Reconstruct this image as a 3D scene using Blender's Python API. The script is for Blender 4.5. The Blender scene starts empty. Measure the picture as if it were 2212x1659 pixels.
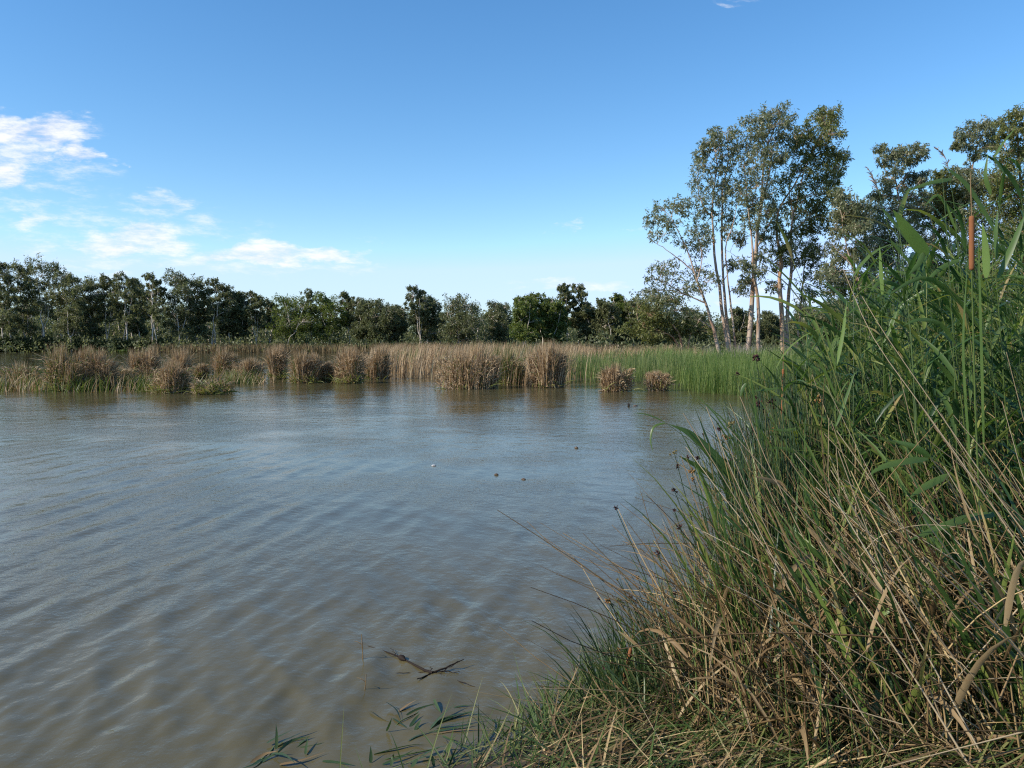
import bpy, math, random
import numpy as np
from mathutils import Vector

rng = np.random.default_rng(11)
random.seed(5)
SC = bpy.context.scene
COL = SC.collection
R = math.radians

# ------------------------------------------------------------------ camera, sky, sun, exposure
CAM_H, PITCH, F = 2.0, 3.0, 1722.7          # F: focal length in pixels of a 2212 px wide view
cam_data = bpy.data.cameras.new("camera")
cam = bpy.data.objects.new("camera", cam_data)
COL.objects.link(cam)
cam.location = (0, 0, CAM_H)
cam.rotation_euler = (R(90 - PITCH), 0, 0)
cam_data.sensor_width = 36
cam_data.lens = 36 * F / 2212
cam_data.clip_start = 0.05
cam_data.clip_end = 6000
SC.camera = cam

SUN_EL, SUN_AZ = R(34), R(-112)              # azimuth from +Y, clockwise: the sun stands to the left, a little behind
sun_vec = Vector((math.sin(SUN_AZ) * math.cos(SUN_EL), math.cos(SUN_AZ) * math.cos(SUN_EL), math.sin(SUN_EL)))
sl = bpy.data.lights.new("sun", "SUN")
sl.energy = 4.2
sl.angle = R(0.53)
sl.color = (1.0, 0.93, 0.82)
sun = bpy.data.objects.new("sun", sl)
COL.objects.link(sun)
sun.rotation_euler = sun_vec.to_track_quat('Z', 'Y').to_euler()
sun.location = (-40, -10, 40)

SC.view_settings.view_transform = 'Standard'
SC.view_settings.look = 'None'
SC.view_settings.exposure = 0.5
SC.view_settings.gamma = 1.0
SC.view_settings.use_curve_mapping = False
SC.render.engine = 'CYCLES'
SC.cycles.use_denoising = False
SC.cycles.filter_width = 1.2
SC.cycles.sample_clamp_indirect = 4.0
SC.cycles.max_bounces = 6
SC.cycles.transparent_max_bounces = 8
SC.cycles.caustics_reflective = False
SC.cycles.caustics_refractive = False


class NT:
    """tiny helper round a node tree"""
    def __init__(self, tree):
        self.t = tree
        self.n = tree.nodes
        self.l = tree.links
        self.n.clear()

    def new(self, kind, **kw):
        nd = self.n.new(kind)
        for k, v in kw.items():
            setattr(nd, k, v)
        return nd

    def link(self, a, b):
        self.l.new(a, b)

    def val(self, sock, v):
        if isinstance(v, bpy.types.NodeSocket):
            self.l.new(v, sock)
        else:
            sock.default_value = v

    def math(self, op, a, b=0.0, c=0.0, clamp=False):
        nd = self.new('ShaderNodeMath', operation=op)
        nd.use_clamp = clamp
        self.val(nd.inputs[0], a)
        self.val(nd.inputs[1], b)
        self.val(nd.inputs[2], c)
        return nd.outputs[0]

    def smooth(self, x, lo, hi):
        nd = self.new('ShaderNodeMapRange', interpolation_type='SMOOTHSTEP')
        self.val(nd.inputs['Value'], x)
        self.val(nd.inputs['From Min'], lo)
        self.val(nd.inputs['From Max'], hi)
        return nd.outputs['Result']

    def mix(self, f, a, b):
        nd = self.new('ShaderNodeMix', data_type='RGBA')
        self.val(nd.inputs[0], f)
        self.val(nd.inputs[6], a)
        self.val(nd.inputs[7], b)
        return nd.outputs[2]

    def noise(self, vec, scale, detail=4.0, rough=0.55, dim='3D'):
        nd = self.new('ShaderNodeTexNoise', noise_dimensions=dim)
        if vec is not None:
            self.l.new(vec, nd.inputs['Vector'])
        nd.inputs['Scale'].default_value = scale
        nd.inputs['Detail'].default_value = detail
        nd.inputs['Roughness'].default_value = rough
        return nd.outputs['Fac']

    def ramp(self, fac, stops):
        nd = self.new('ShaderNodeValToRGB')
        el = nd.color_ramp.elements
        while len(el) < len(stops):
            el.new(0.5)
        for e, (p, c) in zip(el, stops):
            e.position = p
            e.color = (*c, 1)
        self.l.new(fac, nd.inputs[0])
        return nd.outputs[0]


world = bpy.data.worlds.new("World")
SC.world = world
world.use_nodes = True
w = NT(world.node_tree)
sky = w.new('ShaderNodeTexSky', sky_type='NISHITA', sun_disc=False)
sky.sun_elevation = SUN_EL
sky.sun_rotation = SUN_AZ
sky.altitude = 0
sky.air_density = 1.0
sky.dust_density = 0.15
sky.ozone_density = 2.5
SKY_STRENGTH = 0.138
hs = w.new('ShaderNodeHueSaturation')
hs.inputs['Saturation'].default_value = 1.26
w.link(sky.outputs[0], hs.inputs['Color'])
tc = w.new('ShaderNodeTexCoord')
sep = w.new('ShaderNodeSeparateXYZ')
w.link(tc.outputs['Generated'], sep.inputs[0])
ypos = w.math('MAXIMUM', sep.outputs[1], 0.05)
cu = w.math('DIVIDE', sep.outputs[0], ypos)         # bearing and height of a direction, for placing the clouds in the sky
cv = w.math('DIVIDE', sep.outputs[2], ypos)
cmb = w.new('ShaderNodeCombineXYZ')
w.link(cu, cmb.inputs[0])
w.link(w.math('MULTIPLY', cv, 2.2), cmb.inputs[1])
n1 = w.noise(cmb.outputs[0], 11.0, 6.0, 0.6)
cmb2 = w.new('ShaderNodeCombineXYZ')
w.link(w.math('ADD', cu, 7.3), cmb2.inputs[0])
w.link(w.math('MULTIPLY', cv, 2.0), cmb2.inputs[1])
n2 = w.noise(cmb2.outputs[0], 11.0, 6.0, 0.6)
cmb3 = w.new('ShaderNodeCombineXYZ')
w.link(w.math('ADD', cu, w.math('MULTIPLY', cv, 0.8)), cmb3.inputs[0])
w.link(w.math('MULTIPLY', cv, 3.4), cmb3.inputs[1])
n3 = w.noise(cmb3.outputs[0], 20.0, 8.0, 0.66)
uw = w.math('ADD', cu, w.math('MULTIPLY', w.math('SUBTRACT', n1, 0.5), 0.16))
vw = w.math('ADD', cv, w.math('MULTIPLY', w.math('SUBTRACT', n2, 0.5), 0.065))


def uv_of(x, y):
    a, b = (x - 1106) / F, (829.5 - y) / F
    p = R(PITCH)
    fy, fz = math.cos(p) + b * math.sin(p), -math.sin(p) + b * math.cos(p)
    return a / fy, fz / fy


# clouds: centre and half axes in view pixels, opacity
CLOUDS = [(70, 285, 165, 42, 1.0), (165, 308, 50, 20, 0.8), (150, 335, 72, 22, 0.95), (15, 335, 70, 45, 0.75), (20, 385, 62, 36, 0.95),
          (108, 415, 34, 26, 0.4), (238, 350, 26, 10, 0.5), (350, 445, 80, 36, 0.55), (70, 482, 62, 13, 0.7), (185, 408, 18, 12, 0.35),
          (290, 515, 150, 36, 0.95), (375, 522, 55, 16, 0.8), (230, 458, 62, 16, 0.4), (70, 528, 90, 18, 0.5), (560, 555, 150, 24, 1.0),
          (690, 555, 90, 18, 0.9), (470, 548, 60, 18, 0.6), (570, 532, 55, 12, 0.7), (330, 545, 150, 18, 0.35), (1225, 493, 48, 9, 0.5),
          (1378, 490, 44, 8, 0.35), (1260, 610, 170, 12, 0.5), (1600, 2, 50, 12, 0.4), (180, 595, 120, 14, 0.45), (800, 520, 40, 8, 0.3),
          (110, 470, 230, 60, 0.42), (430, 500, 210, 36, 0.40), (70, 385, 170, 70, 0.45), (620, 578, 220, 20, 0.42), (330, 560, 240, 22, 0.42), (-180, 330, 200, 60, 0.9), (-260, 480, 240, 30, 0.6), (1600, 640, 160, 16, 0.55)]
dens = None
for (x, y, rx, ry, op) in CLOUDS:
    u0, v0 = uv_of(x, y)
    du = w.math('DIVIDE', w.math('SUBTRACT', uw, u0), rx / F)
    dv = w.math('DIVIDE', w.math('SUBTRACT', vw, v0), ry / F)
    rr = w.math('ADD', w.math('MULTIPLY', du, du), w.math('MULTIPLY', dv, dv))
    m = w.math('MULTIPLY', w.smooth(rr, 1.7, 0.0), op)
    dens = m if dens is None else w.math('MAXIMUM', dens, m)
fleece = w.smooth(n3, 0.30, 0.62)
dens = w.math('MULTIPLY', w.smooth(w.math('ADD', dens, w.math('MULTIPLY', w.math('MULTIPLY', w.math('SUBTRACT', n3, 0.53), 2.3), w.smooth(dens, 0.0, 0.4))), 0.10, 1.25), 0.92, clamp=True)
dens = w.math('MULTIPLY', dens, w.smooth(sep.outputs[1], 0.05, 0.2))
cloud_col = w.mix(fleece, (4.2, 4.25, 4.8, 1), (5.5, 5.5, 5.6, 1))
cap = w.new('ShaderNodeMix', data_type='RGBA', blend_type='DARKEN')
cap.inputs[0].default_value = 0.85
w.link(hs.outputs[0], cap.inputs[6])
cap.inputs[7].default_value = (3.3, 4.45, 7.0, 1)
skycol = w.mix(dens, cap.outputs[2], cloud_col)
bg = w.new('ShaderNodeBackground')
bg.inputs['Strength'].default_value = SKY_STRENGTH
w.link(skycol, bg.inputs['Color'])
wo = w.new('ShaderNodeOutputWorld')
w.link(bg.outputs[0], wo.inputs[0])

# ------------------------------------------------------------------ helpers
_p = R(PITCH)


def P(x, y, d):
    """world point that stands d metres ahead, seen at pixel x, y of a 2212 px wide view"""
    a, b = (x - 1106) / F, (829.5 - y) / F
    fy, fz = math.cos(_p) + b * math.sin(_p), -math.sin(_p) + b * math.cos(_p)
    return np.array((a / fy * d, d, CAM_H + fz / fy * d))


def G(x, y, z=0.0):
    a, b = (x - 1106) / F, (829.5 - y) / F
    fy, fz = math.cos(_p) + b * math.sin(_p), -math.sin(_p) + b * math.cos(_p)
    d = (z - CAM_H) / (fz / fy)
    return np.array((a / fy * d, d, z))


def nrm(v):
    return v / np.maximum(np.linalg.norm(v, axis=-1, keepdims=True), 1e-9)


class Geo:
    def __init__(self):
        self.v, self.f, self.n = [], [], 0

    def add(self, V, Fc):
        V = np.asarray(V, float).reshape(-1, 3)
        self.v.append(V)
        self.f.append(np.asarray(Fc, np.int64).reshape(-1, 4) + self.n)
        self.n += len(V)

    def ribbon(self, sp, side, hw, fold=0.0):
        """sp (N,n,3) spines, side (N,n,3), hw (N,n) half widths; fold > 0 gives a V section with a midrib"""
        N, n, _ = sp.shape
        if fold:
            t = nrm(np.gradient(sp, axis=1))
            up = nrm(np.cross(side, t))
            V = np.stack([sp - side * hw[..., None] + up * (hw * fold)[..., None], sp, sp + side * hw[..., None] + up * (hw * fold)[..., None]], 2)
            c = 3
        else:
            V = np.stack([sp - side * hw[..., None], sp + side * hw[..., None]], 2)
            c = 2
        idx = np.arange(N * n * c).reshape(N, n, c)
        q = np.stack([idx[:, :-1, :-1], idx[:, :-1, 1:], idx[:, 1:, 1:], idx[:, 1:, :-1]], -1)
        self.add(V, q)

    def tube(self, sp, r, k=4):
        N, n, _ = sp.shape
        t = nrm(np.gradient(sp, axis=1))
        ref = np.zeros_like(t)
        ref[..., 1] = 1
        ref[np.abs(t[..., 1]) > 0.9] = (1, 0, 0)
        s = nrm(np.cross(t, ref))
        u = np.cross(s, t)
        a = np.arange(k) * 2 * math.pi / k
        V = sp[:, :, None, :] + r[..., None, None] * (s[:, :, None, :] * np.cos(a)[None, None, :, None] + u[:, :, None, :] * np.sin(a)[None, None, :, None])
        idx = np.arange(N * n * k).reshape(N, n, k)
        nx = np.roll(idx, -1, axis=2)
        q = np.stack([idx[:, :-1], nx[:, :-1], nx[:, 1:], idx[:, 1:]], -1)
        self.add(V, q)

    def build(self, name, mat, parent=None, smooth=False, kind=None, label=None):
        V = np.concatenate(self.v)
        if parent is not None:
            V = V - np.array(parent.location)
        Fc = np.concatenate(self.f)
        me = bpy.data.meshes.new(name)
        me.vertices.add(len(V))
        me.vertices.foreach_set('co', V.astype(np.float32).ravel())
        me.loops.add(Fc.size)
        me.loops.foreach_set('vertex_index', Fc.astype(np.int32).ravel())
        me.polygons.add(len(Fc))
        me.polygons.foreach_set('loop_start', np.arange(0, Fc.size, 4, dtype=np.int32))
        me.polygons.foreach_set('use_smooth', np.full(len(Fc), smooth, bool))
        me.update(calc_edges=True)
        me.validate()
        me.materials.append(mat)
        o = bpy.data.objects.new(name, me)
        COL.objects.link(o)
        if parent is not None:
            o.parent = parent
        if kind:
            o['kind'] = kind
        if label:
            o['label'] = label
        return o


def tag(o, label, cat=None, group=None, kind=None):
    o['label'] = label
    if cat:
        o['category'] = cat
    if group:
        o['group'] = group
    if kind:
        o['kind'] = kind
    return o


def thing(name, label, cat, loc, group=None):
    o = bpy.data.objects.new(name, None)
    o.empty_display_size = 0.1
    COL.objects.link(o)
    o.location = tuple(float(c) for c in loc)
    return tag(o, label, cat, group)


def spines(base, az, tilt, L, bend, n=5, power=1.5):
    """curved stems: tilt from the vertical at the foot, bend added towards the tip, both in the direction az"""
    base = np.asarray(base, float)
    N = len(base)
    s = (np.arange(n - 1) + 0.5) / (n - 1)
    th = tilt[:, None] + bend[:, None] * s[None, :] ** power
    h = np.stack([np.sin(az), np.cos(az), np.zeros(N)], 1)
    step = (np.sin(th)[..., None] * h[:, None, :] + np.cos(th)[..., None] * np.array((0, 0, 1.0))) * (L / (n - 1))[:, None, None]
    sp = np.concatenate([base[:, None, :], base[:, None, :] + np.cumsum(step, 1)], 1)
    return sp


def sides(sp, twist):
    """a side vector for each spine point, turned about the spine by twist (N,)"""
    t = nrm(np.gradient(sp, axis=1))
    ref = np.zeros_like(t)
    ref[..., 2] = 1
    ref[np.abs(t[..., 2]) > 0.97] = (0.3, 0.95, 0)
    s = nrm(np.cross(t, ref))
    u = np.cross(s, t)
    return s * np.cos(twist)[:, None, None] + u * np.sin(twist)[:, None, None]


def smooth_line(pts, n):
    """Catmull-Rom through pts, n points evenly by parameter"""
    p = np.asarray(pts, float)
    if len(p) == 2:
        return p[0] + (p[1] - p[0]) * np.linspace(0, 1, n)[:, None]
    q = np.concatenate([[2 * p[0] - p[1]], p, [2 * p[-1] - p[-2]]])
    out = []
    for u in np.linspace(0, len(p) - 1, n):
        i = min(int(u), len(p) - 2)
        t = u - i
        a, b, c, d = q[i], q[i + 1], q[i + 2], q[i + 3]
        out.append(0.5 * (2 * b + (c - a) * t + (2 * a - 5 * b + 4 * c - d) * t * t + (3 * b - a - 3 * c + d) * t ** 3))
    return np.array(out)


def in_poly(pt, poly):
    x, y = pt[:, 0], pt[:, 1]
    ins = np.zeros(len(pt), bool)
    n = len(poly)
    for i in range(n):
        (x1, y1), (x2, y2) = poly[i], poly[(i + 1) % n]
        c = ((y1 > y) != (y2 > y))
        with np.errstate(divide='ignore', invalid='ignore'):
            xi = (x2 - x1) * (y - y1) / (y2 - y1 if y2 != y1 else 1e-9) + x1
        ins ^= c & (x < xi)
    return ins


def signed_dist(pt, poly):
    d = np.full(len(pt), 1e9)
    n = len(poly)
    for i in range(n):
        a, b = np.array(poly[i], float), np.array(poly[(i + 1) % n], float)
        ab = b - a
        t = np.clip(((pt - a) @ ab) / (ab @ ab), 0, 1)
        d = np.minimum(d, np.linalg.norm(pt - a - t[:, None] * ab, axis=1))
    return np.where(in_poly(pt, poly), d, -d)


def scatter(poly, n):
    poly = [tuple(map(float, p)) for p in poly]
    lo, hi = np.min(poly, 0), np.max(poly, 0)
    out = np.zeros((0, 2))
    while len(out) < n:
        p = lo + (hi - lo) * rng.random((n * 2, 2))
        out = np.concatenate([out, p[in_poly(p, poly)]])
    return out[:n]


# ------------------------------------------------------------------ materials
def mat_leaf(name, stops, trans=0.35, rough=0.5, spec=0.3, along=None):
    """thin plant stuff: each blade takes a colour of its own from the range"""
    m = bpy.data.materials.new(name)
    m.use_nodes = True
    t = NT(m.node_tree)
    g = t.new('ShaderNodeNewGeometry')
    tcn = t.new('ShaderNodeTexCoord')
    nz = t.noise(tcn.outputs['Object'], along or 9.0, 3.0)
    f = t.math('ADD', g.outputs['Random Per Island'], t.math('MULTIPLY', t.math('SUBTRACT', nz, 0.5), 0.3), clamp=True)
    c = t.ramp(f, stops)
    b = t.new('ShaderNodeBsdfPrincipled')
    b.inputs['Roughness'].default_value = rough
    b.inputs['Specular IOR Level'].default_value = spec
    t.link(c, b.inputs['Base Color'])
    o = t.new('ShaderNodeOutputMaterial')
    if trans:
        tr = t.new('ShaderNodeBsdfTranslucent')
        hsv = t.new('ShaderNodeHueSaturation')
        hsv.inputs['Saturation'].default_value = 1.15
        hsv.inputs['Value'].default_value = 1.5
        t.link(c, hsv.inputs['Color'])
        t.link(hsv.outputs[0], tr.inputs['Color'])
        mx = t.new('ShaderNodeMixShader')
        mx.inputs[0].default_value = trans
        t.link(b.outputs[0], mx.inputs[1])
        t.link(tr.outputs[0], mx.inputs[2])
        t.link(mx.outputs[0], o.inputs[0])
    else:
        t.link(b.outputs[0], o.inputs[0])
    return m


def mat_bark(name, pale, rust, dark):
    m = bpy.data.materials.new(name)
    m.use_nodes = True
    t = NT(m.node_tree)
    tcn = t.new('ShaderNodeTexCoord')
    mp = t.new('ShaderNodeMapping')
    mp.inputs['Scale'].default_value = (1.6, 1.6, 0.22)
    t.link(tcn.outputs['Object'], mp.inputs[0])
    a = t.noise(mp.outputs[0], 1.6, 5.0, 0.6)
    b2 = t.noise(mp.outputs[0], 6.0, 4.0, 0.6)
    c = t.mix(t.smooth(a, 0.44, 0.62), (*pale, 1), (*rust, 1))
    c = t.mix(t.smooth(b2, 0.52, 0.72), c, (*dark, 1))
    b = t.new('ShaderNodeBsdfPrincipled')
    b.inputs['Roughness'].default_value = 0.8
    t.link(c, b.inputs['Base Color'])
    bp = t.new('ShaderNodeBump')
    bp.inputs['Distance'].default_value = 0.05
    t.link(b2, bp.inputs['Height'])
    t.link(bp.outputs[0], b.inputs['Normal'])
    o = t.new('ShaderNodeOutputMaterial')
    t.link(b.outputs[0], o.inputs[0])
    return m


M = {}
M['gum_leaf'] = mat_leaf('gum_leaf', [(0.0, (0.08, 0.098, 0.046)), (0.45, (0.165, 0.188, 0.088)), (0.8, (0.245, 0.255, 0.14)), (1.0, (0.33, 0.31, 0.20))], 0.42, 0.42, 0.5, 0.5)
M['gum_leaf_olive'] = mat_leaf('gum_leaf_olive', [(0.0, (0.066, 0.082, 0.025)), (0.5, (0.15, 0.168, 0.05)), (1.0, (0.25, 0.25, 0.09))], 0.42, 0.45, 0.4, 0.5)
M['far_leaf'] = mat_leaf('far_leaf', [(0.0, (0.055, 0.070, 0.028)), (0.5, (0.125, 0.138, 0.058)), (1.0, (0.215, 0.22, 0.105))], 0.42, 0.5, 0.3, 0.12)
M['far_leaf_green'] = mat_leaf('far_leaf_green', [(0.0, (0.055, 0.078, 0.02)), (0.5, (0.12, 0.155, 0.036)), (1.0, (0.20, 0.225, 0.06))], 0.42, 0.5, 0.3, 0.12)
M['bark'] = mat_bark('bark', (0.44, 0.34, 0.25), (0.32, 0.185, 0.11), (0.15, 0.095, 0.07))
M['bark_rust'] = mat_bark('bark_rust', (0.52, 0.36, 0.23), (0.36, 0.19, 0.10), (0.17, 0.10, 0.07))
M['bark_far'] = mat_bark('bark_far', (0.60, 0.53, 0.44), (0.40, 0.31, 0.23), (0.17, 0.13, 0.10))
M['cattail_dead'] = mat_leaf('cattail_dead', [(0.0, (0.16, 0.10, 0.052)), (0.5, (0.36, 0.245, 0.135)), (1.0, (0.58, 0.45, 0.29))], 0.2, 0.7, 0.2, 2.0)
M['cattail_green'] = mat_leaf('cattail_green', [(0.0, (0.045, 0.075, 0.018)), (0.6, (0.10, 0.135, 0.03)), (1.0, (0.20, 0.20, 0.06))], 0.3, 0.5, 0.3, 2.0)
M['cattail_trail'] = mat_leaf('cattail_trail', [(0.0, (0.08, 0.10, 0.022)), (0.6, (0.17, 0.19, 0.045)), (1.0, (0.30, 0.27, 0.10))], 0.3, 0.5, 0.3, 2.0)
M['rush'] = mat_leaf('rush', [(0.0, (0.055, 0.095, 0.024)), (0.6, (0.135, 0.185, 0.052)), (1.0, (0.27, 0.27, 0.11))], 0.2, 0.5, 0.3, 2.0)
M['reed_far'] = mat_leaf('reed_far', [(0.0, (0.055, 0.10, 0.022)), (0.6, (0.125, 0.19, 0.042)), (1.0, (0.24, 0.27, 0.09))], 0.35, 0.5, 0.3, 2.0)
M['far_strip'] = mat_leaf('far_strip', [(0.0, (0.10, 0.075, 0.035)), (0.6, (0.20, 0.145, 0.075)), (1.0, (0.29, 0.22, 0.12))], 0.2, 0.7, 0.2, 0.2)
M['hedge'] = mat_leaf('hedge', [(0.0, (0.014, 0.026, 0.010)), (0.6, (0.03, 0.045, 0.016)), (1.0, (0.055, 0.07, 0.024))], 0.15, 0.6, 0.2, 0.2)
M['reed_leaf'] = mat_leaf('reed_leaf', [(0.0, (0.028, 0.062, 0.020)), (0.45, (0.060, 0.115, 0.032)), (0.75, (0.125, 0.185, 0.042)), (0.94, (0.22, 0.24, 0.06)), (1.0, (0.34, 0.26, 0.11))], 0.38, 0.38, 0.45, 5.0)
M['reed_stem'] = mat_leaf('reed_stem', [(0.0, (0.035, 0.06, 0.018)), (0.6, (0.075, 0.115, 0.028)), (1.0, (0.18, 0.19, 0.055))], 0.0, 0.4, 0.4, 3.0)
M['sedge'] = mat_leaf('sedge', [(0.0, (0.022, 0.048, 0.022)), (0.5, (0.042, 0.075, 0.034)), (0.85, (0.08, 0.105, 0.04)), (1.0, (0.20, 0.15, 0.07))], 0.1, 0.4, 0.4, 3.0)
M['sedge_leaf'] = mat_leaf('sedge_leaf', [(0.0, (0.026, 0.05, 0.02)), (0.55, (0.05, 0.085, 0.03)), (0.85, (0.10, 0.13, 0.045)), (1.0, (0.25, 0.19, 0.09))], 0.3, 0.4, 0.4, 5.0)
M['dead_stem'] = mat_leaf('dead_stem', [(0.0, (0.035, 0.022, 0.010)), (0.4, (0.115, 0.072, 0.031)), (0.8, (0.25, 0.165, 0.073)), (1.0, (0.45, 0.33, 0.16))], 0.0, 0.6, 0.3, 4.0)
M['dead_leaf'] = mat_leaf('dead_leaf', [(0.0, (0.10, 0.06, 0.025)), (0.5, (0.24, 0.155, 0.07)), (1.0, (0.42, 0.32, 0.18))], 0.25, 0.6, 0.3, 5.0)
M['dead_pale'] = mat_leaf('dead_pale', [(0.0, (0.25, 0.18, 0.10)), (0.6, (0.36, 0.275, 0.165)), (1.0, (0.47, 0.38, 0.25))], 0.0, 0.5, 0.4, 5.0)
M['litter_green'] = mat_leaf('litter_green', [(0.0, (0.03, 0.06, 0.016)), (0.55, (0.075, 0.12, 0.028)), (0.85, (0.18, 0.19, 0.06)), (1.0, (0.36, 0.31, 0.15))], 0.3, 0.5, 0.3, 6.0)
M['reed_leaf_sunlit'] = mat_leaf('reed_leaf_sunlit', [(0.0, (0.11, 0.19, 0.045)), (0.6, (0.15, 0.23, 0.055)), (1.0, (0.20, 0.27, 0.075))], 0.4, 0.4, 0.4, 5.0)  # reed_leaf in brighter tones: sunlight through the blade is put into the colour
M['seed_dark'] = mat_leaf('seed_dark', [(0.0, (0.018, 0.009, 0.009)), (0.6, (0.048, 0.022, 0.02)), (1.0, (0.09, 0.04, 0.03))], 0.0, 0.7, 0.2, 30.0)
M['seed_orange'] = mat_leaf('seed_orange', [(0.0, (0.10, 0.045, 0.015)), (0.6, (0.22, 0.11, 0.035)), (1.0, (0.32, 0.19, 0.07))], 0.0, 0.7, 0.2, 30.0)
M['seed_olive'] = mat_leaf('seed_olive', [(0.0, (0.09, 0.07, 0.025)), (1.0, (0.22, 0.18, 0.07))], 0.0, 0.7, 0.2, 30.0)
M['spike'] = mat_leaf('spike', [(0.0, (0.14, 0.055, 0.025)), (0.5, (0.22, 0.088, 0.038)), (1.0, (0.30, 0.13, 0.055))], 0.0, 0.9, 0.1, 60.0)
M['plume'] = mat_leaf('plume', [(0.0, (0.22, 0.18, 0.15)), (1.0, (0.40, 0.35, 0.30))], 0.3, 0.7, 0.2, 20.0)
M['wet_twig'] = mat_leaf('wet_twig', [(0.0, (0.008, 0.006, 0.005)), (1.0, (0.03, 0.02, 0.014))], 0.0, 0.75, 0.15, 12.0)
M['white_scrap'] = mat_leaf('white_scrap', [(0.0, (0.42, 0.40, 0.38)), (1.0, (0.6, 0.58, 0.56))], 0.0, 0.4, 0.4, 20.0)
M['brown_scrap'] = mat_leaf('brown_scrap', [(0.0, (0.05, 0.032, 0.02)), (1.0, (0.14, 0.09, 0.055))], 0.0, 0.6, 0.4, 30.0)

mg = bpy.data.materials.new('soil')
mg.use_nodes = True
t = NT(mg.node_tree)
tcn = t.new('ShaderNodeTexCoord')
na = t.noise(tcn.outputs['Object'], 2.2, 6.0, 0.65)
nb = t.noise(tcn.outputs['Object'], 0.05, 4.0)
c = t.mix(t.smooth(na, 0.35, 0.7), (0.035, 0.024, 0.015, 1), (0.085, 0.064, 0.036, 1))
c = t.mix(t.smooth(nb, 0.45, 0.6), c, (0.055, 0.065, 0.025, 1))
b = t.new('ShaderNodeBsdfPrincipled')
b.inputs['Roughness'].default_value = 0.95
t.link(c, b.inputs['Base Color'])
bp = t.new('ShaderNodeBump')
bp.inputs['Distance'].default_value = 0.06
t.link(na, bp.inputs['Height'])
t.link(bp.outputs[0], b.inputs['Normal'])
o = t.new('ShaderNodeOutputMaterial')
t.link(b.outputs[0], o.inputs[0])

# muddy water: silt scatters brown light below a reflecting surface, the top few centimetres are clear enough to see sunk leaves
mw = bpy.data.materials.new('muddy_water')
mw.use_nodes = True
t = NT(mw.node_tree)
tcn = t.new('ShaderNodeTexCoord')
mp = t.new('ShaderNodeMapping')
mp.inputs['Scale'].default_value = (1.0, 0.8, 1.0)
mp.inputs['Rotation'].default_value = (0, 0, R(12))
t.link(tcn.outputs['Object'], mp.inputs[0])
r1 = t.noise(mp.outputs[0], 3.2, 3.0, 0.5)
r2 = t.noise(mp.outputs[0], 12.0, 4.0, 0.6)
patch = t.smooth(t.noise(tcn.outputs['Object'], 0.35, 3.0), 0.38, 0.62)
mpl = t.new('ShaderNodeMapping')
mpl.inputs['Scale'].default_value = (0.09, 0.22, 1.0)
mpl.inputs['Rotation'].default_value = (0, 0, R(-20))
t.link(tcn.outputs['Object'], mpl.inputs[0])
lane = t.math('ADD', 0.35, t.math('MULTIPLY', t.smooth(t.noise(mpl.outputs[0], 1.0, 4.0, 0.6), 0.36, 0.62), 0.95))
hgt = t.math('ADD', t.math('MULTIPLY', t.math('MULTIPLY', r1, lane), 0.011), t.math('MULTIPLY', t.math('MULTIPLY', r2, 0.0072), t.math('ADD', 0.4, t.math('MULTIPLY', patch, 0.8))))
bp = t.new('ShaderNodeBump')
bp.inputs['Strength'].default_value = 1.0
bp.inputs['Distance'].default_value = 1.0
hgt = t.math('ADD', hgt, t.math('MULTIPLY', t.math('MULTIPLY', t.noise(mp.outputs[0], 30.0, 3.0, 0.5), lane), 0.0016))
t.link(hgt, bp.inputs['Height'])
silt = t.mix(t.smooth(t.noise(tcn.outputs['Object'], 0.5, 3.0), 0.3, 0.7), (0.152, 0.126, 0.058, 1), (0.180, 0.151, 0.075, 1))
df = t.new('ShaderNodeBsdfDiffuse')
t.link(silt, df.inputs['Color'])
tp = t.new('ShaderNodeBsdfTransparent')
tp.inputs['Color'].default_value = (0.62, 0.55, 0.42, 1)
m1 = t.new('ShaderNodeMixShader')
m1.inputs[0].default_value = 0.34
t.link(df.outputs[0], m1.inputs[1])
t.link(tp.outputs[0], m1.inputs[2])
gl = t.new('ShaderNodeBsdfGlossy')
gl.inputs['Roughness'].default_value = 0.05
t.link(bp.outputs[0], gl.inputs['Normal'])
fr = t.new('ShaderNodeFresnel')
fr.inputs['IOR'].default_value = 1.40
t.link(bp.outputs[0], fr.inputs['Normal'])
m2 = t.new('ShaderNodeMixShader')
t.link(fr.outputs[0], m2.inputs[0])
t.link(m1.outputs[0], m2.inputs[1])
t.link(gl.outputs[0], m2.inputs[2])
o = t.new('ShaderNodeOutputMaterial')
t.link(m2.outputs[0], o.inputs[0])

# ------------------------------------------------------------------ ground, lake bed and far banks: one sheet to the horizon
NEAR = [(-40, -40), (-40, 0.5), (-6, 2.2), (-3, 2.9), (-1.2, 3.3), (0.0, 3.8), (0.55, 4.45), (1.15, 5.2), (1.65, 6.1), (2.15, 7.2), (3.1, 9.5), (4.6, 13), (6.8, 18), (9.3, 24),
        (11.6, 29.5), (60, 58), (300, 80), (300, -40)]
FAR = [(-10, 62), (-6, 50), (-2, 44), (4, 42), (8.6, 36), (12.5, 34), (60, 62), (900, 100), (2500, 400), (2500, 4000), (-2500, 4000), (-2500, 164), (-60, 164), (-34, 160), (-22, 140), (-14, 95)]


def land_height(xy):
    a, b = signed_dist(xy, NEAR), signed_dist(xy, FAR)
    ha = np.where(a > 0, np.minimum(a * 0.16, 0.42), np.maximum(a * 0.22, -0.9))
    hb = np.where(b > 0, np.minimum(b * 0.03, 0.25), np.maximum(b * 0.1, -0.9))
    return np.maximum(ha, hb)


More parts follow.
